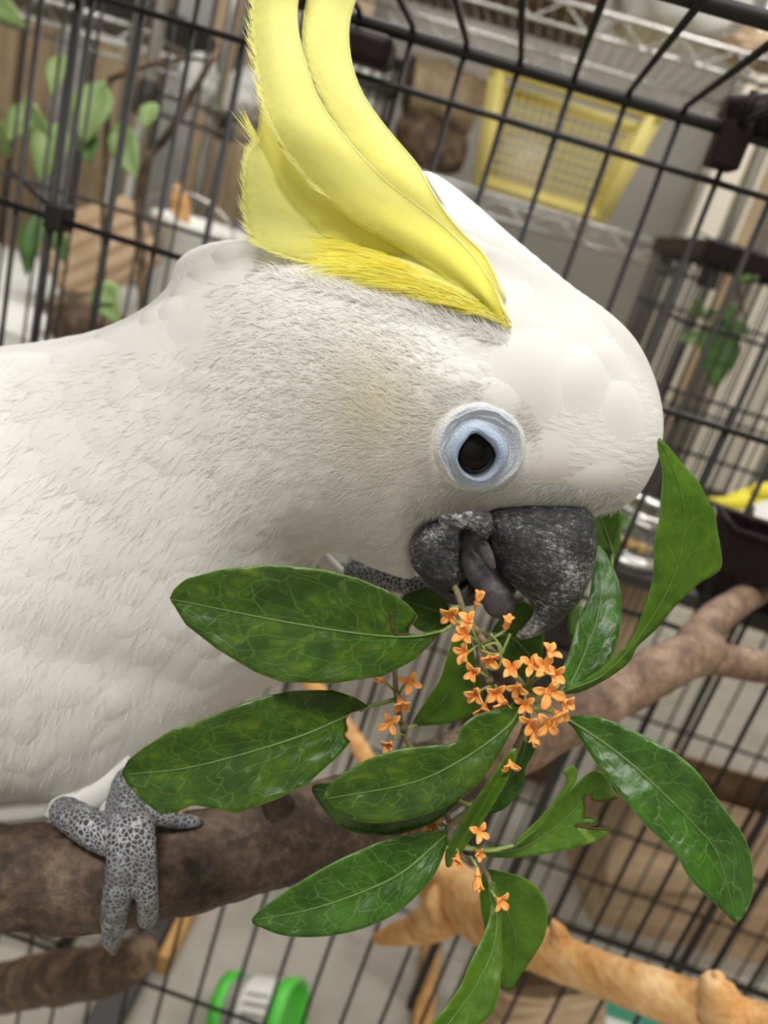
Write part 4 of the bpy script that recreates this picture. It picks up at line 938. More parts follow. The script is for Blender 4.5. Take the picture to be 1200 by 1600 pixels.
# crest
def crest(name, right, left, d_base, d_tip, mat_c, n=46, nw=13, camber=.0016, fringe=(60, 30), rach=1.0, cover=.0009, soft_base=14, bury=0):
    A = spline(right, n); B = spline(left, n); vs = []; uv = []; col = []; fs = []; hit = np.zeros((n, nw)); c0 = np.array(mat_c[0]); c1 = np.array(mat_c[1])
    dd = np.zeros((n, nw))
    for i in range(n):
        t = i/(n-1)
        for j in range(nw):
            s = j/(nw-1); q = A[i]*(1-s)+B[i]*s; base = d_base+(d_tip-d_base)*min(1, t*1.25)
            p, nn = surf(*q); lim = (p-CAM).dot(FW)-cover+(bury*(1-min(1, t*3.5))**2 if bury else 0) if p is not None else 9
            dd[i, j] = min(base-camber*math.sin(math.pi*s), lim)
    for k in range(0 if bury else 3):
        e = np.pad(dd, 1, mode='edge'); dd = np.minimum(dd, (e[:-2, 1:-1]+e[2:, 1:-1]+e[1:-1, :-2]+e[1:-1, 2:])/4+.0002)
    for i in range(n):
        t = i/(n-1)
        for j in range(nw):
            s = j/(nw-1); q = A[i]*(1-s)+B[i]*s; vs.append(dep(q[0], q[1], dd[i, j])); uv.append((s*.8+.05, t*5)); f = min(1, t*1.6); cq = c0*(1-f)+c1*f; col.append((cq[0], cq[1], cq[2], (1-.55*s**6)*(1-.6*max(0, t-.9)/.1)*min(1, t*soft_base)))
    for i in range(n-1):
        for j in range(nw-1): a = i*nw+j; fs.append((a, a+1, a+nw+1, a+nw))
    o = mesh(name, vs, fs, mat_c[2], bird, True, uv, col)
    md = o.modifiers.new('thick', 'SOLIDIFY'); md.thickness = .00015; md.offset = 1
    pts_ = [dep(*(A[i]*.97+B[i]*.03), dd[i, 0]-.0003) for i in range(n)]
    if rach: mb = MB().tube(pts_, list(np.linspace(.0004, .00015, n)*rach), 6); r_ = mesh('rachis', mb.v, mb.f, mat_c[2], o, True, [(.5, .5)]*len(mb.v), [c1*.6+.4*np.array([.95, .93, .55])]*len(mb.v))
    # loose barbs along the free edge
    sv = []; sf = []; su = []; sc_ = []
    for k in range(fringe[0]):
        t = random.uniform(.30, .995); i = t*(n-1); i0 = int(i); i1 = min(i0+1, n-1); f = i-i0; d = dd[i0, -1]-.0002
        b = B[i0]*(1-f)+B[i1]*f; a = A[i0]*(1-f)+A[i1]*f; tan = B[min(i0+2, n-1)]-B[max(i0-2, 0)]; tan = tan/np.hypot(*tan); outw = (b-a)/(np.hypot(*(b-a))+1e-6)
        dr = tan*random.uniform(.75, 1.0)+outw*random.uniform(.15, .55); dr /= np.hypot(*dr); Lp = random.uniform(.35, 1)*fringe[1]; st_ = b-outw*6
        m_ = st_+dr*Lp*.55+outw*Lp*.04; e_ = st_+dr*Lp+tan*Lp*.12; pw_ = np.array([-dr[1], dr[0]])*.8; k0 = len(sv)
        sv += [dep(*(st_-pw_), d), dep(*(st_+pw_), d), dep(*(m_+pw_*.8), d-.0004), dep(*(m_-pw_*.8), d-.0004), dep(*e_, d-.0002)]; sf += [(k0, k0+1, k0+2, k0+3), (k0+3, k0+2, k0+4)]
        su += [(.5, .1*q) for q in range(5)]; sc_ += [c1*.9+.1*np.array([1, 1, .7])]*5
    if sv: x_ = mesh('barbs', sv, sf, M['yellow_strand'], o, False, su, sc_); x_['kind'] = 'stuff'
    return o
YL = (S(246, 240, 96)[:3], S(252, 250, 158)[:3], M['yellow']); YD = (S(246, 236, 86)[:3], S(250, 246, 134)[:3], M['yellow'])
WH = ((.80, .793, .768), (.80, .793, .768), M['smooth_feather'])
dB = (surf(780, 490)[0]-CAM).dot(FW)
crest('crest_feather', [(790, 470), (760, 402), (725, 367), (700, 337), (680, 305), (667, 281), (652, 255), (605, 200), (570, 150), (551, 100), (546, 45), (557, 0), (580, -60), (620, -120)], [(770, 470), (720, 420), (680, 372), (640, 330), (600, 290), (560, 240), (520, 190), (490, 130), (476, 88), (472, 42), (478, 0), (488, -40), (505, -85), (560, -130)], dB, .213, YL, fringe=(50, 22), cover=.0005)
crest('crest_feather', [(786, 500), (700, 436), (610, 366), (540, 312), (480, 262), (430, 210), (408, 160)], [(786, 508), (700, 454), (610, 424), (520, 392), (470, 350), (428, 285), (400, 215)], dB, .2075, YD, fringe=(220, 60), cover=.0007)
crest('crest_feather', [(784, 505), (700, 452), (610, 420), (522, 377), (480, 332), (442, 282), (406, 222)], [(780, 512), (705, 460), (620, 434), (540, 416), (460, 406), (400, 380), (383, 340), (379, 290), (386, 245), (403, 222)], dB-.0003, .2072, (YD[0], S(244, 242, 150)[:3], M['yellow']), fringe=(260, 34), cover=.0010)
crest('crest_feather', [(797, 505), (756, 420), (705, 362), (650, 317), (603, 281), (540, 213), (500, 155), (476, 88), (466, 38), (467, 0), (478, -60), (505, -130)], [(784, 502), (715, 450), (630, 392), (550, 345), (490, 290), (445, 235), (416, 182), (405, 140), (398, 95), (394, 40), (395, 0), (405, -60), (450, -130)], dB-.001, .205, YL, fringe=(240, 40), cover=.0014, camber=.003)
crest('crest_feather', [(798, 512), (775, 455), (735, 412), (690, 385), (640, 368)], [(790, 518), (755, 482), (705, 450), (640, 428), (560, 412)], dB-.001, .203, (YD[0], YD[1], M['yellow']), fringe=(220, 70), cover=.0013)
# white front crest feathers overlapping the yellow ones
crest('white_crest_feather', [(860, 560), (850, 470), (815, 400), (770, 350), (720, 305), (668, 268)], [(800, 540), (795, 480), (765, 415), (725, 362), (692, 318), (666, 276)], dB+.03, .214, WH, fringe=(0, 0), cover=.0008, rach=0, soft_base=3.5, bury=.0045)
# long loose barbs over the lower crest, and white down lapping over its base
ys = Plume()
for k in range(900):
    f = random.random(); x0, y0 = 795-f*250, 505-f*105+random.uniform(-28, 14)*(.3+f); p0, n0 = surf(x0, y0)
    if p0 is None: continue
    z = (p0-CAM).dot(FW)-random.uniform(.0018, .0026); L_ = random.uniform(50, 120); an = math.radians(random.gauss(203-18*f, 5)); an2 = an-random.uniform(.05, .25); k0 = len(ys.v)
    m_ = (x0+math.cos(an)*L_*.5, y0+math.sin(an)*L_*.5); e_ = (m_[0]+math.cos(an2)*L_*.5, m_[1]+math.sin(an2)*L_*.5); g_ = random.uniform(.5, .9)
    ys.v += [dep(x0, y0-g_, z+.0008), dep(x0, y0+g_, z+.0008), dep(m_[0], m_[1]+g_, z), dep(m_[0], m_[1]-g_, z), dep(e_[0], e_[1], z+.0006)]; ys.f += [(k0, k0+1, k0+2, k0+3), (k0+3, k0+2, k0+4)]; ys.uv += [(.5, .5)]*5
    c_ = random.choice((S(246, 238, 104), S(250, 246, 134), S(240, 228, 84))); ys.c += [(c_[0], c_[1], c_[2], 1)]*5
ys.build('crest_barbs', M['yellow_strand'], bird)
wb = Plume()
for k in range(700):
    f = random.random(); x0, y0 = 800-f*400, 520-f*118+random.uniform(2, 26); wb.strand(x0, y0, random.uniform(16, 34), 1.0, random.uniform(.0012, .0024), .25)
wb.build('nape_down', M['strand'], bird)

# feet
def foot(name, chains, mat, parent, claws=(), vox=.0007):
    vs = []; fs = []; m = MB()
    for ch in chains:
        a = spline(ch, 26); m.tube([dep(q[0], q[1], q[3]) for q in a], [q[2]*q[3]/F*(1+.05*math.sin(i*1.9)) for i, q in enumerate(a)], 14)
        for q in (a[0], a[-1]):
            bm = bmesh.new(); bmesh.ops.create_icosphere(bm, subdivisions=2, radius=q[2]*q[3]/F); c = dep(q[0], q[1], q[3])
            m.add([v.co+c for v in bm.verts], [tuple(v.index for v in f.verts) for f in bm.faces]); bm.free()
    o = m.build(name, mat, parent, True); md = o.modifiers.new('r', 'REMESH'); md.mode = 'VOXEL'; md.voxel_size = vox; md.use_smooth_shade = True
    md = o.modifiers.new('s', 'SMOOTH'); md.iterations = 4
    for ch in claws:
        a = spline(ch, 10); MB().tube([dep(q[0], q[1], q[3]) for q in a], [q[2]*q[3]/F for q in a], 10).build('claw', M['claw'], o, True)
    return o
foot('foot', [[(205, 1225, 30, .246), (200, 1268, 36, .238), (196, 1312, 34, .2272)], [(190, 1300, 28, .228), (190, 1350, 24, .2242), (183, 1400, 23, .2255), (177, 1442, 21, .2340), (174, 1470, 15, .240)], [(216, 1290, 26, .2285), (226, 1345, 19, .2245), (230, 1400, 17, .2262), (231, 1434, 17, .2330)],
              [(196, 1312, 27, .2275), (165, 1308, 27, .2285), (132, 1288, 28, .2315), (100, 1268, 24, .238)], [(210, 1270, 22, .236), (245, 1272, 18, .237), (280, 1282, 13, .239), (305, 1284, 10, .241)]], M['foot'], bird,
     [[(174, 1468, 12, .2395), (176, 1482, 8, .244), (178, 1490, 3, .250)], [(231, 1436, 10, .2335), (241, 1448, 9, .238), (247, 1452, 3, .243)], [(302, 1284, 8, .241), (318, 1288, 5, .244)]])
foot('raised_foot', [[(480, 905, 24, .262), (540, 900, 22, .25), (590, 905, 20, .236), (640, 912, 17, .226), (690, 935, 14, .220)], [(560, 890, 18, .246), (600, 880, 15, .242), (640, 884, 12, .236)]], M['foot'], bird, [[(690, 935, 9, .22), (716, 940, 4, .216)]])
# pale leg fluff and tail feathers under the belly
def soft_feather(pts, wpx, z, nm='belly_feather'):
    a = spline(pts, 12); vs = []; uv = []; fs = []
    for i, q in enumerate(a):
        t = (a[min(i+1, 11)]-a[max(i-1, 0)]); t /= np.hypot(*t); nn = np.array([-t[1], t[0]]); v = i/11; wv = wpx*(.6+.4*math.sin(v*2.2))*(1 if v < .8 else math.sqrt(max(.02, 1-((v-.8)/.2)**2)))
        for j in range(5): s = j/2-1; p = q+nn*wv*s; vs.append(dep(p[0], p[1], z+.002*s*s)); uv.append((.5+.4*s, v))
    for i in range(11):
        for j in range(4): k = i*5+j; fs.append((k, k+1, k+6, k+5))
    o = mesh(nm, vs, fs, M['smooth_feather'], bird, True, uv, [(.80, .79, .755, 1)]*len(vs)); md = o.modifiers.new('thick', 'SOLIDIFY'); md.thickness = .0003
soft_feather([(240, 1190), (150, 1232), (60, 1262), (-60, 1272)], 24, .252); soft_feather([(120, 1230), (70, 1262), (10, 1276), (-80, 1280)], 17, .256); soft_feather([(300, 1150), (240, 1205), (185, 1262), (160, 1286)], 22, .244)
soft_feather([(200, 1180), (165, 1230), (120, 1262), (70, 1272)], 26, .246); soft_feather([(490, 850), (510, 880), (530, 905), (528, 930)], 16, .243, 'throat_feather')
for k, (x, y, an) in enumerate(((300, 470, 0), (345, 420, .1), (390, 395, .1), (270, 480, 0), (320, 440, 0))):
    q = Plume(); q.feather(x, y, 95, 60, .0012, an, 10, 9)
    if q.v: q.build('nape_feather', M['feather'], bird, None)

for k in range(7):
    soft_feather([(-380, 1080-k*8), (-560, 1150-k*16), (-760, 1240-k*26), (-960, 1330-k*38)], 46, .285+.003*k, 'tail_feather')

# ------------------------------------------------------------------ second cockatoo beyond the wires
b2 = empty('cockatoo', dep(1300, 1000, 1.0), 'white cockatoo with a flat yellow crest beyond the cage wires', 'bird')
out2 = smooth_closed([(1112, 800), (1150, 776), (1215, 758), (1280, 765), (1330, 800), (1360, 880), (1400, 990), (1420, 1100), (1380, 1170), (1320, 1140), (1270, 1050), (1230, 960), (1180, 900), (1138, 876), (1118, 840)], 120)
P2, T2, *_ = inflate3d(out2, lambda V: np.full(len(V), .86), lambda V, h: h*.8, 9, 0)
mesh('body', P2, [tuple(map(int, t)) for t in T2], M['body'], b2, True, None, np.tile([.80, .793, .768], (len(P2), 1)))
def crest2(pts, w_, z):
    a = spline(pts, 14); vs = []; fs = []
    for i, q in enumerate(a):
        v = i/13; t = (a[min(i+1, 13)]-a[max(i-1, 0)]); t /= np.hypot(*t); nn = np.array([-t[1], t[0]]); ww = w_*math.sin(math.pi*(.15+.85*v)**.8)+.5
        for j in range(3): vs.append(dep(*(q+nn*ww*(j-1)), z-.002*(1-abs(j-1))))
    for i in range(13):
        for j in range(2): k = i*3+j; fs.append((k, k+1, k+4, k+3))
    o = mesh('crest_feather', vs, fs, M['yellow'], b2, True, [(.5, .5)]*len(vs), [S(240, 228, 70)[:3]]*len(vs)); md = o.modifiers.new('thick', 'SOLIDIFY'); md.thickness = .001
crest2([(1225, 775), (1190, 780), (1150, 786), (1104, 778)], 15, .84); crest2([(1260, 770), (1220, 768), (1180, 766), (1192, 752)], 14, .838); crest2([(1240, 765), (1200, 770), (1170, 772), (1130, 776)], 14, .842)
part2 = MB().lathe([(.001, 0), (.016, .004), (.02, .02), (.012, .035), (.001, .045)], dep(1352, 838, .86), RT*.6-UP*.8, 14).build('upper_beak', M['beak'], b2, True)
bm = bmesh.new(); bmesh.ops.create_uvsphere(bm, u_segments=12, v_segments=8, radius=.006); me = bpy.data.meshes.new('eyeball'); bm.to_mesh(me); bm.free(); me.materials.append(M['eye']); o = link('eyeball', me, b2); o.location = dep(1315, 815, .825)
rod = tag(MB().tube([(.499, .75, .558), (.516, .85, .558), (.5335, .95, .558), (.556, 1.0, .558)], .0095, 14, True, .04).build('perch_rod', M['bark2'], None, True), 'brown perch rod carrying the far cockatoo', 'perch')
for k in (-1, 1):                             # its feet close round the rod under the body
    a = Vector((.508+k*.003, .802+k*.018, .558)); m = MB()
    m.tube([a+Vector((0, 0, .035)), a+Vector((0, 0, .016))], [.008, .006], 10)
    for q in (-1, 1): m.tube([a+Vector((.0125*math.sin(t_*q), 0, .0125*math.cos(t_*q))) for t_ in np.linspace(0, 2.2, 9)], [.0045]*8+[.002], 8)
    m.build('foot', M['foot'], b2, True)
# ------------------------------------------------------------------ the flowering sprig held in the beak
sprig = empty('flowering_sprig', dep(745, 990, .195), 'osmanthus sprig with dark green leaves and orange flowers', 'sprig')
def leaf(outline, mid, d0, d1, mat='leaf', fold=.25, sag=0.0, step=7.0, wav=.0006, bites=(), back=0, twist=0.0, sm=True, side=None, rib=1.0):
    """outline and midrib in px (base to tip); depth runs from d0 at the base to d1 at the tip; the halves rise from the midrib by `fold`"""
    O = smooth_closed(outline, 150) if sm else np.array(outline, float)
    B = resample(O, step); nb = len(B); lo, hi = B.min(0), B.max(0)
    xs, ys = np.meshgrid(np.arange(lo[0], hi[0], step), np.arange(lo[1], hi[1], step)); g = np.stack([xs.ravel(), ys.ravel()], 1); g = g[inside(B, g)]; g = g[distseg(B, g) > step*.6]
    Mc = spline(mid, 60); mm = Mc[inside(B, Mc)]; mm = mm[distseg(B, mm) > step*.5] if len(mm) else mm
    if len(mm): g = g[np.min(np.hypot(g[:, None, 0]-mm[None, :, 0], g[:, None, 1]-mm[None, :, 1]), 1) > step*.6]
    A = np.vstack([B, mm, g]) if len(mm) else np.vstack([B, g])
    vs, es, fs, *_ = geometry.delaunay_2d_cdt([Vector(p) for p in A], [(i, (i+1) % nb) for i in range(nb)], [], 1, 1e-5)
    V = np.array([(v.x, v.y) for v in vs]); D = np.hypot(V[:, None, 0]-Mc[None, :, 0], V[:, None, 1]-Mc[None, :, 1]); k = D.argmin(1)
    tg = np.gradient(Mc, axis=0); tg /= np.hypot(*tg.T)[:, None]; rel = V-Mc[k]; sgn = np.sign(tg[k, 0]*rel[:, 1]-tg[k, 1]*rel[:, 0]); dist = D.min(1)*sgn
    along = (rel*tg[k]).sum(1); tlen = np.hypot(*(Mc[-1]-Mc[0])); u = np.clip(k/59.+np.where((k == 0) | (k == 59), along/tlen, 0), -.2, 1.2)
    hw = np.ones((2, 60)); DB = np.hypot(B[:, None, 0]-Mc[None, :, 0], B[:, None, 1]-Mc[None, :, 1]); kb = DB.argmin(1); rb = B-Mc[kb]; sb = (tg[kb, 0]*rb[:, 1]-tg[kb, 1]*rb[:, 0]) > 0
    for s in (0, 1):
        q = sb == bool(s); xx = kb[q]; yy = DB.min(1)[q]
        if len(xx): o_ = np.argsort(xx); hw[s] = np.maximum(np.interp(np.arange(60), xx[o_], yy[o_]), 2)
    v = dist/np.maximum(hw[(sgn > 0).astype(int), k], 2)
    dm = d0+(d1-d0)*np.clip(u, 0, 1)-sag*np.sin(np.pi*np.clip(u, 0, 1)); zpp = dm/F
    fl = np.abs(dist)*fold
    if side: fl = np.where(sgn > 0, np.abs(dist)*side[0], np.abs(dist)*side[1])
    dz = -(fl+twist*dist)*zpp
    P = []
    for i in range(len(V)):
        wv = wav*noise.noise(Vector((V[i, 0]*.022, V[i, 1]*.022, d0*50)))*min(1, abs(v[i])*1.5)+wav*.5*noise.noise(Vector((V[i, 0]*.06, V[i, 1]*.06, d0*90)))
        P.append(dep(V[i, 0], V[i, 1], dm[i]+dz[i]+wv))
    F_ = []
    for f in fs:
        a, b, c = (P[i] for i in f[:3]); F_.append(tuple(f) if (b-a).cross(c-a).dot(FW) < 0 else tuple(f)[::-1])
    o = mesh('leaf', P, F_, M[mat], sprig, True, np.stack([u, np.clip(v, -1, 1)], 1)); md = o.modifiers.new('thick', 'SOLIDIFY'); md.thickness = .00035; md.offset = -1
    if rib:
        ms = [q for q in Mc if inside(B, q[None])[0]]
        if len(ms) > 5:
            n = len(ms); pts = []
            for i, q in enumerate(ms):
                j = np.hypot(*(V-q).T).argmin(); pts.append(dep(q[0], q[1], (P[j]-CAM).dot(FW)-.0001))
            MB().tube(pts, list(np.linspace(.00036, .00010, n)*rib), 6).build('midrib', M['midrib'], o, True)
    for bt in bites:
        a = spline(bt, 14); pts = []
        for q in a:
            j = np.hypot(*(V-q[:2]).T).argmin(); pts.append(dep(q[0], q[1], (P[j]-CAM).dot(FW)-.0002))
        MB().tube(pts, .00018, 6).build('bitten_edge', M['bite'], o, True)
    return o
# back leaves first
leaf([(727, 965), (735, 990), (742, 1030), (752, 1070), (752, 1106), (728, 1122), (697, 1131), (652, 1134), (645, 1130), (660, 1104), (678, 1078), (690, 1056), (698, 1030), (706, 1005), (716, 980)], [(730, 972), (724, 1030), (700, 1085), (650, 1130)], .207, .212, 'leaf_young', .1, rib=.8)
leaf([(700, 950), (690, 930), (668, 920), (645, 924), (628, 935), (634, 960), (655, 985), (690, 985), (705, 970)], [(705, 962), (670, 950), (632, 938)], .214, .220, 'leaf', .2)
leaf([(770, 985), (790, 960), (815, 940), (835, 950), (850, 985), (848, 1020), (842, 1050), (822, 1060), (796, 1040), (776, 1012)], [(776, 990), (805, 1000), (845, 1045)], .216, .222, 'leaf', .1)
leaf([(900, 1010), (888, 985), (890, 960), (905, 945), (918, 960), (915, 990)], [(903, 1005), (903, 975), (905, 948)], .228, .232, 'leaf_young', .1)
leaf([(926, 860), (924, 820), (932, 798), (952, 794), (970, 797), (970, 830), (968, 856), (958, 876), (946, 862), (936, 858)], [(960, 872), (948, 835), (935, 800)], .232, .236, 'leaf_young', .15)
leaf([(815, 1148), (838, 1156), (833, 1180), (822, 1198), (818, 1222), (806, 1246), (786, 1265), (758, 1274), (752, 1268), (768, 1238), (780, 1210), (796, 1180)], [(824, 1152), (808, 1200), (756, 1272)], .207, .213, 'leaf_gloss', .35)
# right pair
leaf([(893, 1078), (877, 1054), (889, 1023), (897, 993), (903, 967), (919, 937), (925, 910), (927, 883), (931, 850), (942, 858), (956, 882), (968, 914), (971, 950), (968, 990), (960, 1017), (946, 1040), (920, 1058)], [(889, 1076), (918, 1010), (938, 940), (934, 852)], .198, .2135, 'leaf_gloss', .10)
leaf([(1030, 684), (1047, 700), (1067, 725), (1092, 753), (1106, 782), (1117, 798), (1121, 827), (1128, 869), (1126, 890), (1112, 901), (1092, 912), (1072, 931), (1050, 953), (1030, 979), (1013, 995), (995, 1012), (984, 1034), (962, 1052), (936, 1068), (906, 1082), (880, 1084), (882, 1076), (908, 1066), (938, 1046), (964, 1022), (986, 1002), (997, 977), (1008, 948), (1020, 908), (1022, 880), (1024, 841), (1031, 813), (1034, 773), (1036, 737), (1029, 700)], [(882, 1080), (940, 1056), (990, 1006), (1033, 942), (1053, 897), (1064, 858), (1069, 813), (1064, 770), (1046, 720), (1030, 688)], .198, .188, 'leaf_young', .3, side=(-.35, .35), rib=.6)
leaf([(884, 1121), (924, 1119), (957, 1128), (987, 1140), (1021, 1157), (1059, 1180), (1089, 1206), (1115, 1240), (1139, 1274), (1163, 1307), (1175, 1345), (1177, 1390), (1168, 1422), (1150, 1442), (1130, 1424), (1100, 1396), (1077, 1371), (1059, 1341), (1032, 1311), (1006, 1287), (984, 1259), (961, 1232), (939, 1204), (916, 1169), (897, 1139)], [(886, 1123), (940, 1158), (987, 1194), (1025, 1229), (1081, 1285), (1122, 1337), (1150, 1438)], .197, .182, 'leaf_gloss', .2, sag=.002)
# chewed leaf
leaf([(738, 1322), (760, 1326), (800, 1322), (849, 1285), (872, 1256), (899, 1226), (915, 1212), (932, 1203), (945, 1212), (966, 1246), (948, 1252), (927, 1252), (922, 1240), (912, 1248), (916, 1262), (912, 1276), (934, 1278), (930, 1290), (912, 1288), (897, 1290), (925, 1294), (957, 1296), (944, 1306), (927, 1318), (894, 1326), (849, 1335), (806, 1341), (765, 1340), (740, 1332)], [(740, 1328), (800, 1330), (850, 1305), (895, 1268), (930, 1225)], .197, .203, 'leaf_young', .15, step=5, sm=False, bites=([(966, 1246), (948, 1252), (927, 1252), (922, 1240), (912, 1248), (916, 1262), (912, 1276)], [(912, 1276), (934, 1278), (930, 1290), (912, 1288), (897, 1290), (925, 1294), (957, 1296)]), rib=.7)
leaf([(800, 1324), (818, 1303), (837, 1285), (864, 1255), (886, 1221), (880, 1207), (898, 1197), (900, 1220), (874, 1256), (850, 1287), (826, 1310)], [(802, 1324), (850, 1282), (898, 1202)], .1962, .196, 'leaf_young', .3, step=5, rib=.5)
# lower leaves
leaf([(757, 1362), (790, 1364), (825, 1376), (849, 1400), (856, 1430), (850, 1466), (830, 1500), (812, 1526), (797, 1548), (780, 1535), (768, 1500), (758, 1455), (750, 1400)], [(760, 1366), (790, 1420), (806, 1470), (797, 1545)], .205, .212, 'leaf_young', .1, rib=.7)
leaf([(764, 1388), (772, 1378), (778, 1400), (783, 1442), (784, 1500), (780, 1550), (768, 1584), (745, 1604), (700, 1640), (640, 1655), (652, 1622), (675, 1600), (717, 1546), (737, 1500), (757, 1459), (768, 1420)], [(770, 1384), (776, 1450), (755, 1520), (700, 1600), (646, 1650)], .199, .184, 'leaf_young', .3, side=(.4, .15))
leaf([(697, 1354), (698, 1328), (718, 1290), (742, 1252), (766, 1218), (786, 1190), (800, 1172), (806, 1180), (796, 1210), (780, 1240), (752, 1285), (722, 1330), (706, 1352)], [(699, 1352), (748, 1270), (804, 1174)], .198, .189, 'leaf_young', .8, step=5, rib=.5)
leaf([(487, 1230), (520, 1224), (580, 1222), (660, 1232), (720, 1240), (700, 1268), (672, 1288), (620, 1304), (570, 1304), (530, 1291), (503, 1262)], [(720, 1244), (620, 1262), (489, 1232)], .198, .200, 'leaf', .1)
leaf([(507, 1240), (530, 1214), (570, 1190), (620, 1172), (680, 1165), (712, 1160), (722, 1136), (745, 1118), (790, 1104), (817, 1096), (816, 1116), (800, 1142), (775, 1187), (742, 1230), (710, 1254), (660, 1274), (600, 1286), (550, 1281), (516, 1262)], [(816, 1102), (790, 1138), (720, 1188), (640, 1224), (510, 1248)], .193, .186, 'leaf', .2, sag=.002)
leaf([(393, 1437), (430, 1405), (490, 1366), (560, 1330), (620, 1308), (690, 1297), (699, 1302), (695, 1330), (680, 1365), (660, 1391), (620, 1426), (570, 1450), (510, 1463), (450, 1463), (412, 1451)], [(697, 1304), (630, 1362), (560, 1396), (480, 1422), (393, 1438)], .196, .187, 'leaf_gloss', .22, sag=.003)
# two large chewed leaves in front of the breast
leaf([(265, 935), (272, 920), (290, 905), (345, 890), (425, 882), (500, 889), (560, 904), (610, 925), (638, 944), (652, 961), (647, 972), (640, 979), (637, 990), (655, 992), (690, 984), (676, 1003), (650, 1030), (600, 1056), (520, 1068), (440, 1066), (398, 1050), (340, 1015), (290, 976)], [(692, 986), (640, 995), (560, 990), (430, 969), (340, 951), (266, 936)], .194, .186, 'leaf', .18, sag=.004, sm=False, bites=([(652, 961), (647, 972), (640, 979), (637, 990), (622, 991), (613, 985), (612, 970), (610, 957)],))
leaf([(190, 1207), (200, 1188), (225, 1168), (270, 1140), (300, 1131), (350, 1111), (400, 1092), (450, 1081), (520, 1078), (556, 1090), (577, 1104), (560, 1110), (546, 1114), (540, 1126), (543, 1140), (538, 1148), (547, 1160), (530, 1180), (480, 1225), (430, 1250), (370, 1271), (345, 1266), (330, 1262), (300, 1258), (275, 1270), (250, 1272), (220, 1250), (197, 1222)], [(578, 1104), (540, 1120), (470, 1150), (370, 1181), (280, 1202), (191, 1210)], .200, .188, 'leaf', .2, sag=.004, sm=False, bites=([(560, 1110), (546, 1114), (540, 1126), (543, 1140), (538, 1148), (547, 1160)],))
# woody stems
def stem(name, path, mat='stem', n=24): 
    a = spline(path, n); return MB().tube([dep(q[0], q[1], q[3]) for q in a], [q[2]*q[3]/F for q in a], 8, True, .1).build(name, M[mat], sprig, True)
stem('stem', [(704, 906, 5, .2035), (715, 926, 5.5, .2018), (724, 955, 5.5, .2), (740, 985, 6, .199), (752, 1030, 5, .1985), (763, 1066, 5, .1985), (772, 1084, 5, .1985)])
stem('stem', [(738, 982, 6, .199), (765, 1012, 5.5, .1985), (793, 1043, 5.5, .198), (822, 1080, 6, .1975), (828, 1110, 6, .1975), (815, 1150, 5, .2), (790, 1205, 5, .202), (740, 1260, 5, .202), (704, 1290, 5.5, .199), (700, 1318, 6, .1975), (722, 1338, 5, .198), (745, 1350, 4.5, .199), (762, 1368, 4, .2), (768, 1392, 3.5, .199)], n=50)
stem('stem', [(617, 1045, 4, .206), (620, 1090, 4.5, .206), (628, 1135, 4.5, .206), (642, 1168, 4.5, .206), (680, 1225, 4.5, .205), (702, 1285, 5, .2)])
stem('twig', [(676, 988, 2.5, .1938), (692, 986, 3, .194), (705, 978, 3.5, .196), (730, 968, 4, .199)], 'pedicel', 10); stem('twig', [(562, 1111, 2.5, .1992), (577, 1104, 3, .2), (600, 1098, 3.5, .203), (620, 1092, 4, .206)], 'pedicel', 10)
stem('twig', [(810, 1110, 3, .1928), (816, 1102, 3.5, .193), (822, 1096, 4, .196), (826, 1086, 4, .1975)], 'pedicel', 10); stem('twig', [(882, 1080, 3.5, .198), (858, 1092, 3.5, .198), (830, 1098, 4, .198)], 'pedicel', 10)
stem('twig', [(886, 1123, 3.5, .197), (860, 1112, 3.5, .1975), (830, 1106, 4, .1975)], 'pedicel', 10); stem('twig', [(740, 1327, 4, .197), (722, 1324, 4, .197), (702, 1316, 4.5, .1975)], 'pedicel', 10)
stem('twig', [(650, 1133, 3, .212), (632, 1140, 3.5, .208)], 'pedicel', 8); stem('twig', [(945, 1035, 3, .21), (900, 1070, 3.5, .2), (850, 1095, 4, .1985)], 'pedicel', 10)
for (x, y, d) in ((742, 985, .198), (764, 1062, .198), (826, 1088, .197), (702, 1312, .197), (622, 1092, .205), (630, 1136, .205)): stem('bud', [(x-4, y-4, 4, d), (x, y, 8, d), (x+5, y+5, 4, d)], 'stem', 8)
stem('twig', [(688, 961, 3, .2145), (699, 962, 3, .2135), (712, 960, 3, .207), (725, 957, 3.5, .2)], 'pedicel', 10); stem('twig', [(782, 992, 3, .2165), (762, 990, 3, .208), (742, 986, 3.5, .199)], 'pedicel', 10)
stem('twig', [(903, 998, 3, .2285), (896, 1040, 3, .218), (852, 1094, 3.5, .1985)], 'pedicel', 12); stem('twig', [(957, 866, 3, .2322), (950, 930, 3, .231), (925, 1010, 3, .226), (885, 1072, 3, .21), (850, 1096, 3.5, .1985)], 'pedicel', 18)
stem('twig', [(822, 1158, 3, .2072), (818, 1150, 3.5, .2)], 'pedicel', 8); stem('twig', [(806, 1320, 2.5, .1962), (770, 1329, 3, .1968), (742, 1328, 3, .197)], 'pedicel', 10)
stem('twig', [(764, 1376, 3, .2052), (762, 1370, 3.5, .2)], 'pedicel', 8); stem('twig', [(708, 1247, 3, .1982), (738, 1260, 3.5, .202)], 'pedicel', 8)
stem('twig', [(688, 1312, 2.5, .1955), (702, 1314, 3.5, .1975)], 'pedicel', 8)
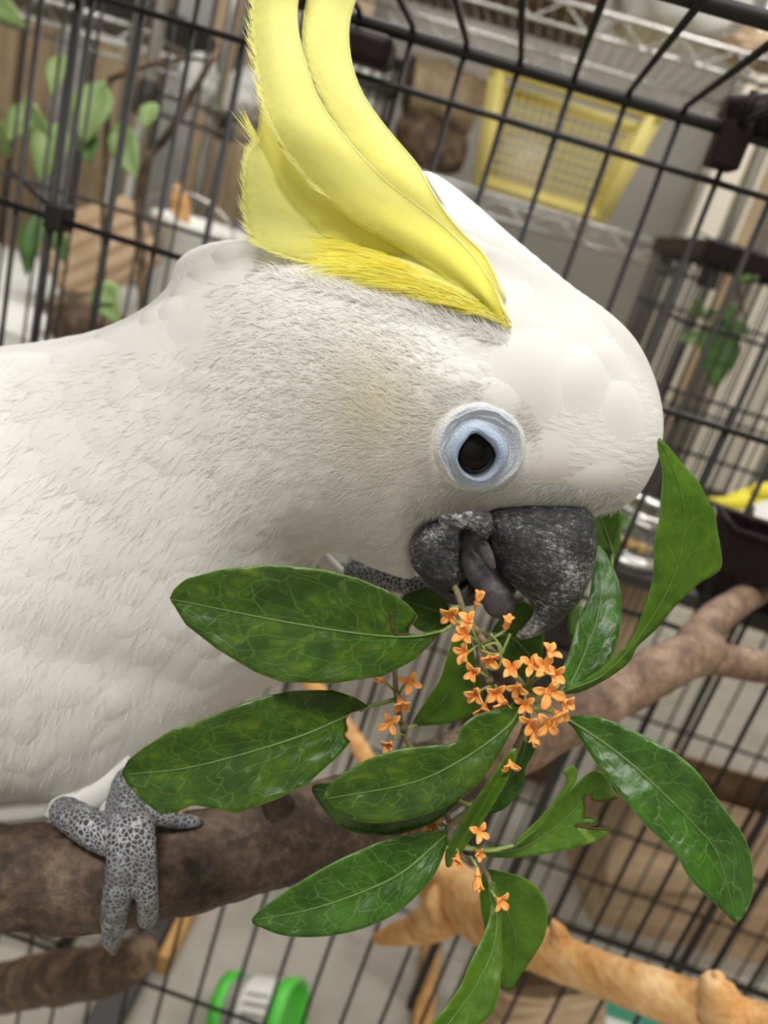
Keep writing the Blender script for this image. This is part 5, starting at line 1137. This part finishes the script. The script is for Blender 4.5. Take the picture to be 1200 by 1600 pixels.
# flowers: four rounded petals round a short tube
def petal_mesh(mat, nm):
    vs = []; fs = []; n, m = 7, 5
    for i in range(n+1):
        s = i/n; wv = .00082*(math.sin(math.pi*min(1, .10+.90*s)**1.25)**.7 if s < .98 else .15)+.0001
        for j in range(m):
            q = j/(m-1)*2-1; vs.append((.0004+.0031*s, wv*q, .0005*math.sin(s*2.6)+.00050*q*q*math.sin(s*3)))
    for i in range(n):
        for j in range(m-1): a = i*m+j; fs.append((a, a+1, a+m+1, a+m))
    k = len(vs); vs += [(x, y, z-.00045) for x, y, z in vs]
    fs += [tuple(k+i for i in f[::-1]) for f in fs]
    rim = [j for j in range(m)]+[i*m+m-1 for i in range(1, n+1)]+[n*m+j for j in range(m-2, -1, -1)]+[i*m for i in range(n-1, 0, -1)]
    for a, b in zip(rim, rim[1:]+rim[:1]): fs.append((b, a, a+k, b+k))
    me = bpy.data.meshes.new(nm); me.from_pydata(vs, [], fs); me.polygons.foreach_set('use_smooth', [True]*len(me.polygons)); me.materials.append(mat); return me
PM = [petal_mesh(M['petal'], 'petal'), petal_mesh(M['petal'], 'petal')]
def tube_mesh(mat):
    mb = MB().lathe([(.0001, -.0014), (.00035, -.0014), (.00055, -.0002), (.0009, .0002), (.0004, .0003), (.0001, .0002)], (0, 0, 0), ZZ, 10)
    me = bpy.data.meshes.new('flower'); me.from_pydata([tuple(v) for v in mb.v], [], mb.f); me.materials.append(mat); me.polygons.foreach_set('use_smooth', [True]*len(me.polygons)); return me
TM = [tube_mesh(M['petal']), tube_mesh(M['petal'])]
def flower(x, y, d, face, spin, open_, stalk, k=0, sc=1.0, np_=4):
    c = dep(x, y, d); nz = (RT*face[0]-UP*face[1]-FW*face[2]).normalized(); ax = nz.orthogonal().normalized(); ay = nz.cross(ax)
    R = Matrix((ax, ay, nz)).transposed().to_4x4(); mw = Matrix.Translation(c) @ R @ Matrix.Rotation(spin, 4, 'Z') @ Matrix.Scale(sc, 4)
    o = link('flower', TM[k]); o.parent = sprig; o.matrix_parent_inverse = world_inv(sprig); o.matrix_basis = mw
    for i in range(np_):
        p = link('petal', PM[k]); p.parent = o
        p.matrix_basis = Matrix.Rotation(i*math.pi/2+random.gauss(0, .12), 4, 'Z') @ Matrix.Rotation(-open_*1.2-.1+random.gauss(0, .2), 4, 'Y') @ Matrix.Scale(random.uniform(.9, 1.12), 4)
    if stalk:
        a = dep(stalk[0], stalk[1], stalk[2]); b = c-nz*.0013*sc; mb = MB().tube([a, (a+b)/2-nz*.001+UP*.0003, b], [.00035, .0003, .00036], 6)
        s = mb.build('pedicel', M['pedicel'], o, True)
C1 = (748, 1008, .1985); C2 = (822, 1082, .1975); C3 = (770, 1075, .1985); C4 = (620, 1092, .206); C5 = (706, 1320, .1975)
FL = [(703, 957, .195, (-.2, .5, .7), .3, .3, (724, 955, .2), 1), (745, 943, .1965, (.3, -.9, .3), .2, .9, (722, 958, .2), 1), (790, 980, .194, (.2, -.8, .5), .6, .8, C1, 1),
      (728, 992, .1925, (-.5, -.3, .8), .4, .4, C1, 0), (734, 975, .193, (-.3, -.8, .6), .1, .6, C1, 0), (728, 1020, .1925, (-.7, .1, .8), .9, .3, C1, 0), (742, 1050, .193, (-.5, .2, .8), .2, .5, C3, 0), (746, 1082, .193, (-.6, .2, .8), .7, .4, C3, 0), (764, 1026, .1955, (.2, .5, .6), .5, .6, C1, 1),
      (776, 1080, .1925, (-.2, .3, .9), .3, .35, C3, 0), (784, 1096, .193, (.1, .6, .8), .8, .4, C3, 0), (800, 1046, .191, (-.3, -.3, .9), .15, .35, C2, 0), (808, 1072, .191, (-.1, .4, .9), .8, .4, C2, 0), (830, 1040, .191, (-.1, -.4, .9), .5, .3, C2, 0), (848, 1044, .1905, (.2, -.2, .95), .1, .25, C2, 0), (858, 1022, .191, (.3, -.7, .7), .6, .5, C2, 0), (863, 1052, .1905, (.4, .1, .9), .3, .4, C2, 0),
      (856, 1080, .190, (.1, .1, 1), .75, .1, C2, 0, 1.2), (878, 1096, .191, (.6, .1, .7), .2, .5, C2, 0), (870, 1114, .1905, (.4, .4, .8), .5, .3, C2, 0), (856, 1130, .190, (.1, .3, 1), .1, .12, (828, 1108, .1975), 0, 1.2), (830, 1128, .1915, (-.2, .4, .9), .6, .3, (828, 1108, .1975), 0), (832, 1144, .192, (0, .8, .6), .3, .8, (828, 1108, .1975), 0), (757, 1104, .194, (-.3, .5, .8), .9, .5, C3, 0), (797, 1192, .189, (.1, .6, .7), .3, .5, (806, 1172, .19), 1, .85),
      (640, 1064, .2, (.1, 0, 1), .7, .1, C4, 0), (624, 1094, .2, (.2, .6, .7), .3, .5, C4, 0), (610, 1130, .2, (-.2, .1, 1), .1, .2, (626, 1130, .206), 0), (610, 1162, .201, (-.4, .5, .7), .6, .5, (634, 1150, .206), 1, .9), (598, 1064, .205, (-.5, -.3, .6), .4, .8, C4, 0, .8),
      (748, 1300, .193, (.3, -.2, .9), .4, .2, C5, 0, .9), (715, 1337, .195, (-.2, .5, .8), .2, .6, C5, 1, .8), (746, 1331, .196, (.4, .3, .8), .7, .6, C5, 1, .7), (746, 1366, .193, (0, .95, .2), .2, 1.0, (728, 1340, .198), 0, 1.1), (779, 1406, .1945, (.5, .1, .8), .4, .2, (768, 1392, .199), 0, .9), (642, 1296, .203, (-.5, .3, .7), .5, .3, (690, 1290, .2), 0, 1.0), (674, 1287, .202, (-.1, .1, .9), .1, .3, (698, 1292, .2), 0, 1.1), (820, 1100, .192, (-.2, .2, .9), .4, .3, C2, 0, .9)]
for f in FL:
    x, y, d, fc, sp_, op_, stk = f[:7]; flower(x, y, d, fc, sp_, op_, stk, f[7], (f[8] if len(f) > 8 else 1.0)*.95)
for (pts) in ([(756, 1010), (775, 1005), (783, 1022), (788, 1012), (797, 990)], [(752, 1016), (770, 1022), (785, 1018), (775, 1000), (766, 990)], [(757, 1042), (775, 1046), (784, 1030), (780, 1020)], [(700, 1322), (690, 1332), (680, 1340)]):
    a = spline(pts, 14); MB().tube([dep(q[0], q[1], .1955) for q in a], .00034, 6).build('bare_stalk', M['pedicel'], sprig, True)
